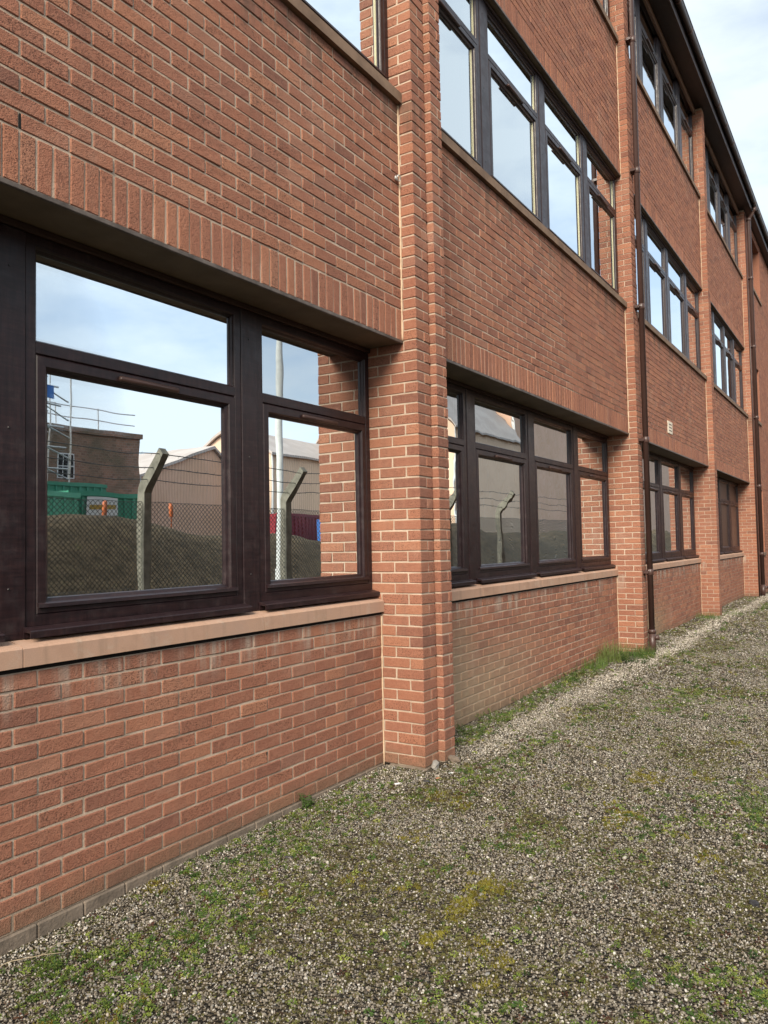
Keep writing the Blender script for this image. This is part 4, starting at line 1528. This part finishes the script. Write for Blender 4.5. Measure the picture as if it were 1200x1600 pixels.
# old brick works
works = empty('brick_works', (12, -26, 0))
tag(works, 'old brown brick works with railed roof, mirrored in the near window', 'building')
W0 = (12, -26, 0)
def wpart(mb, name, mat, parent=works):
    o = mb.build(name, mat, parent, loc=W0)
    if parent is not works: o.location = (0, 0, 0)
    else: o.location = (0, 0, 0)
    return o
mb = MB(); mb.box(-6, 20.3, -36, -26, 0, 6.7); wpart(mb, 'wall', M['oldbrick'])
mb = MB(); mb.box(-6.1, 20.4, -36, -25.9, 6.7, 6.95); wpart(mb, 'parapet', M['oldbrick'])
for i, (x, z, w, h) in enumerate(((16.3, 4.6, .8, 1.1), (12.9, 4.6, .8, 1.1), (18.6, 1.0, 1.0, 2.6), (14.8, 1.0, 1.0, 2.6), (11.5, 1.0, 1.0, 2.6), (9.0, 4.6, .8, 1.1))):
    mb = MB(); mb.box(x - w / 2, x + w / 2, -26.02, -25.97, z, z + h)
    wn = wpart(mb, 'window', M['white'])
    for k in range(3):
        for l in range(4 if h > 2 else 2):
            a = x - w / 2 + .05 + k * (w - .05) / 3; bz = z + .05 + l * (h - .05) / (4 if h > 2 else 2)
            mb = MB(); mb.box(a, a + (w - .05) / 3 - .05, -25.969, -25.955, bz, bz + (h - .05) / (4 if h > 2 else 2) - .05)
            wpart(mb, 'pane', M['dark'], wn)
for z in (7.4, 7.9):
    mb = MB(); mb.tube([(-6, -26.3, z), (20.2, -26.3, z)], .025, 6); wpart(mb, 'rail', M['galv'])
x = -6
while x < 20.3:
    mb = MB(); mb.tube([(x, -26.3, 6.9), (x, -26.3, 7.95)], .025, 6); wpart(mb, 'rail_post', M['galv']); x += 2.2
mb = MB()
mb.prism([(-31, 11.0), (-26.2, 6.95), (-36, 6.95)], 'x', -6, 13.8); wpart(mb, 'roof', M['tile'])
# scaffold tower by the works
SCT = 8.6
scf = empty('scaffold_tower', (13.5, -22.6, 0))
tag(scf, 'steel scaffold tower with a blue sheet, mirrored at the top left of the near window', 'scaffold')
sl = (13.5, -22.6, 0)
def spart(mb, name, mat):
    o = mb.build(name, mat, scf, loc=sl, smooth=False); o.location = (0, 0, 0)
for x in (9.0, 10.2, 11.4, 12.6, 13.8):
    for y in (-22.4, -23.8):
        mb = MB(); mb.tube([(x, y, 0), (x + .25, y, SCT)], .03, 6); spart(mb, 'standard', M['galv'])
for z in (2.2, 3.4, 4.6, 5.4, 6.2, 7.0, 7.7, 8.4):
    for y in (-22.4, -23.8):
        mb = MB(); mb.tube([(8.8, y, z), (14.4 - .12 * z, y, z)], .04, 6); spart(mb, 'ledger', M['galv'])
    mb = MB(); mb.tube([(10.7, -22.4, z), (13.9, -22.4, z - 1.2)], .03, 6); spart(mb, 'brace', M['galv'])
    mb = MB(); mb.tube([(10.7, -23.8, z - 1.2), (13.9, -23.8, z)], .03, 6); spart(mb, 'brace', M['galv'])
mb = MB(); mb.box(11.2, 13.2, -22.36, -22.30, 7.2, 7.7); spart(mb, 'sheet', M['bluepaint'])


# ribbed sheds
def ribbed(name, c1, c2):
    n = NT(name)
    pos = n.pos()
    wv = n.N('ShaderNodeTexWave'); n.L(pos, wv.inputs['Vector']); wv.inputs['Scale'].default_value = 1.4; wv.bands_direction = 'X'
    col = n.mix(n.mr(n.noise(pos, .6, 5, .6), .35, .65), c1, c2)
    return n.done(col, .6, n.bump(wv.outputs['Fac'], .6, .05), .3)


M['tan'] = ribbed('tan_cladding', (0.72, 0.51, 0.36), (0.78, 0.56, 0.40))
M['redclad'] = ribbed('red_brown_cladding', (0.60, 0.38, 0.26), (0.66, 0.42, 0.30))
M['clad_roof'] = ribbed('shed_roofing', (0.44, 0.38, 0.34), (0.52, 0.46, 0.42))
M['dado'] = simple('shed_dado', (0.12, 0.11, 0.10), (0.17, 0.16, 0.15), 3, .9, 0.0)


def shed(x0, x1, y0, y1, eave, ridge, clad, label, along=False, rpos=0.5):
    """gable towards the yard, or (along) its long eaves side towards the yard"""
    L = ((x0 + x1) / 2, y1, 0)
    root = empty('metal_shed', L)
    tag(root, label, 'shed', 'clad sheds across the yard')
    def sp_(mb, nm, mt):
        o = mb.build(nm, mt, root, loc=L); o.location = (0, 0, 0)
    mb = MB(); mb.box(x0 + .02, x1 - .02, y0 + .02, y1 - .02, 0, 1.6); sp_(mb, 'dado', M['dado'])
    if not along:
        xm = x0 + (x1 - x0) * rpos
        mb = MB(); mb.prism([(x0, 1.6), (x1, 1.6), (x1, eave), (xm, ridge - .05), (x0, eave)], 'y', y0, y1); sp_(mb, 'wall', clad)
        mb = MB()
        mb.prism([(x0 - .3, eave - .1), (xm, ridge), (x1 + .3, eave - .1), (x1 + .3, eave + .05), (xm, ridge + .18), (x0 - .3, eave + .05)], 'y', y0 - .2, y1 + .2); sp_(mb, 'roof', M['clad_roof'])
    else:
        ym = (y0 + y1) / 2
        mb = MB(); mb.prism([(y0, 1.6), (y1, 1.6), (y1, eave), (ym, ridge - .05), (y0, eave)], 'x', x0, x1); sp_(mb, 'wall', clad)
        mb = MB()
        mb.prism([(y0 - .3, eave - .1), (ym, ridge), (y1 + .3, eave - .1), (y1 + .3, eave + .05), (ym, ridge + .18), (y0 - .3, eave + .05)], 'x', x0 - .2, x1 + .2); sp_(mb, 'roof', M['clad_roof'])
    for x in (x0 + .05, x1 - .05):
        mb = MB(); mb.tube([(x, y1 + .06, 0), (x, y1 + .06, eave)], .06, 8); sp_(mb, 'downpipe', M['white'])


shed(23.6, 31.2, -44, -30, 5.4, 7.4, M['redclad'], 'red brown clad shed mirrored right of the cranked fence post', rpos=0.75)
shed(31.8, 44, -34, -28, 7.4, 9.0, M['tan'], 'tan clad shed with ribbed roof mirrored behind the lamp column', along=True)
shed(45, 57.4, -34, -22, 10.0, 17.0, M['tan'], 'tall tan clad shed filling the wide reflection of the second bay', along=True)
shed(57.8, 175, -38, -23.0, 13.2, 14.0, M['redclad'], 'tallest pink brown clad shed mirrored in the last panes of the second bay', along=True)
try:
    SC.cycles.max_bounces = 8
    SC.cycles.diffuse_bounces = 4
    SC.cycles.glossy_bounces = 3
    SC.cycles.transparent_max_bounces = 8
except Exception:
    pass
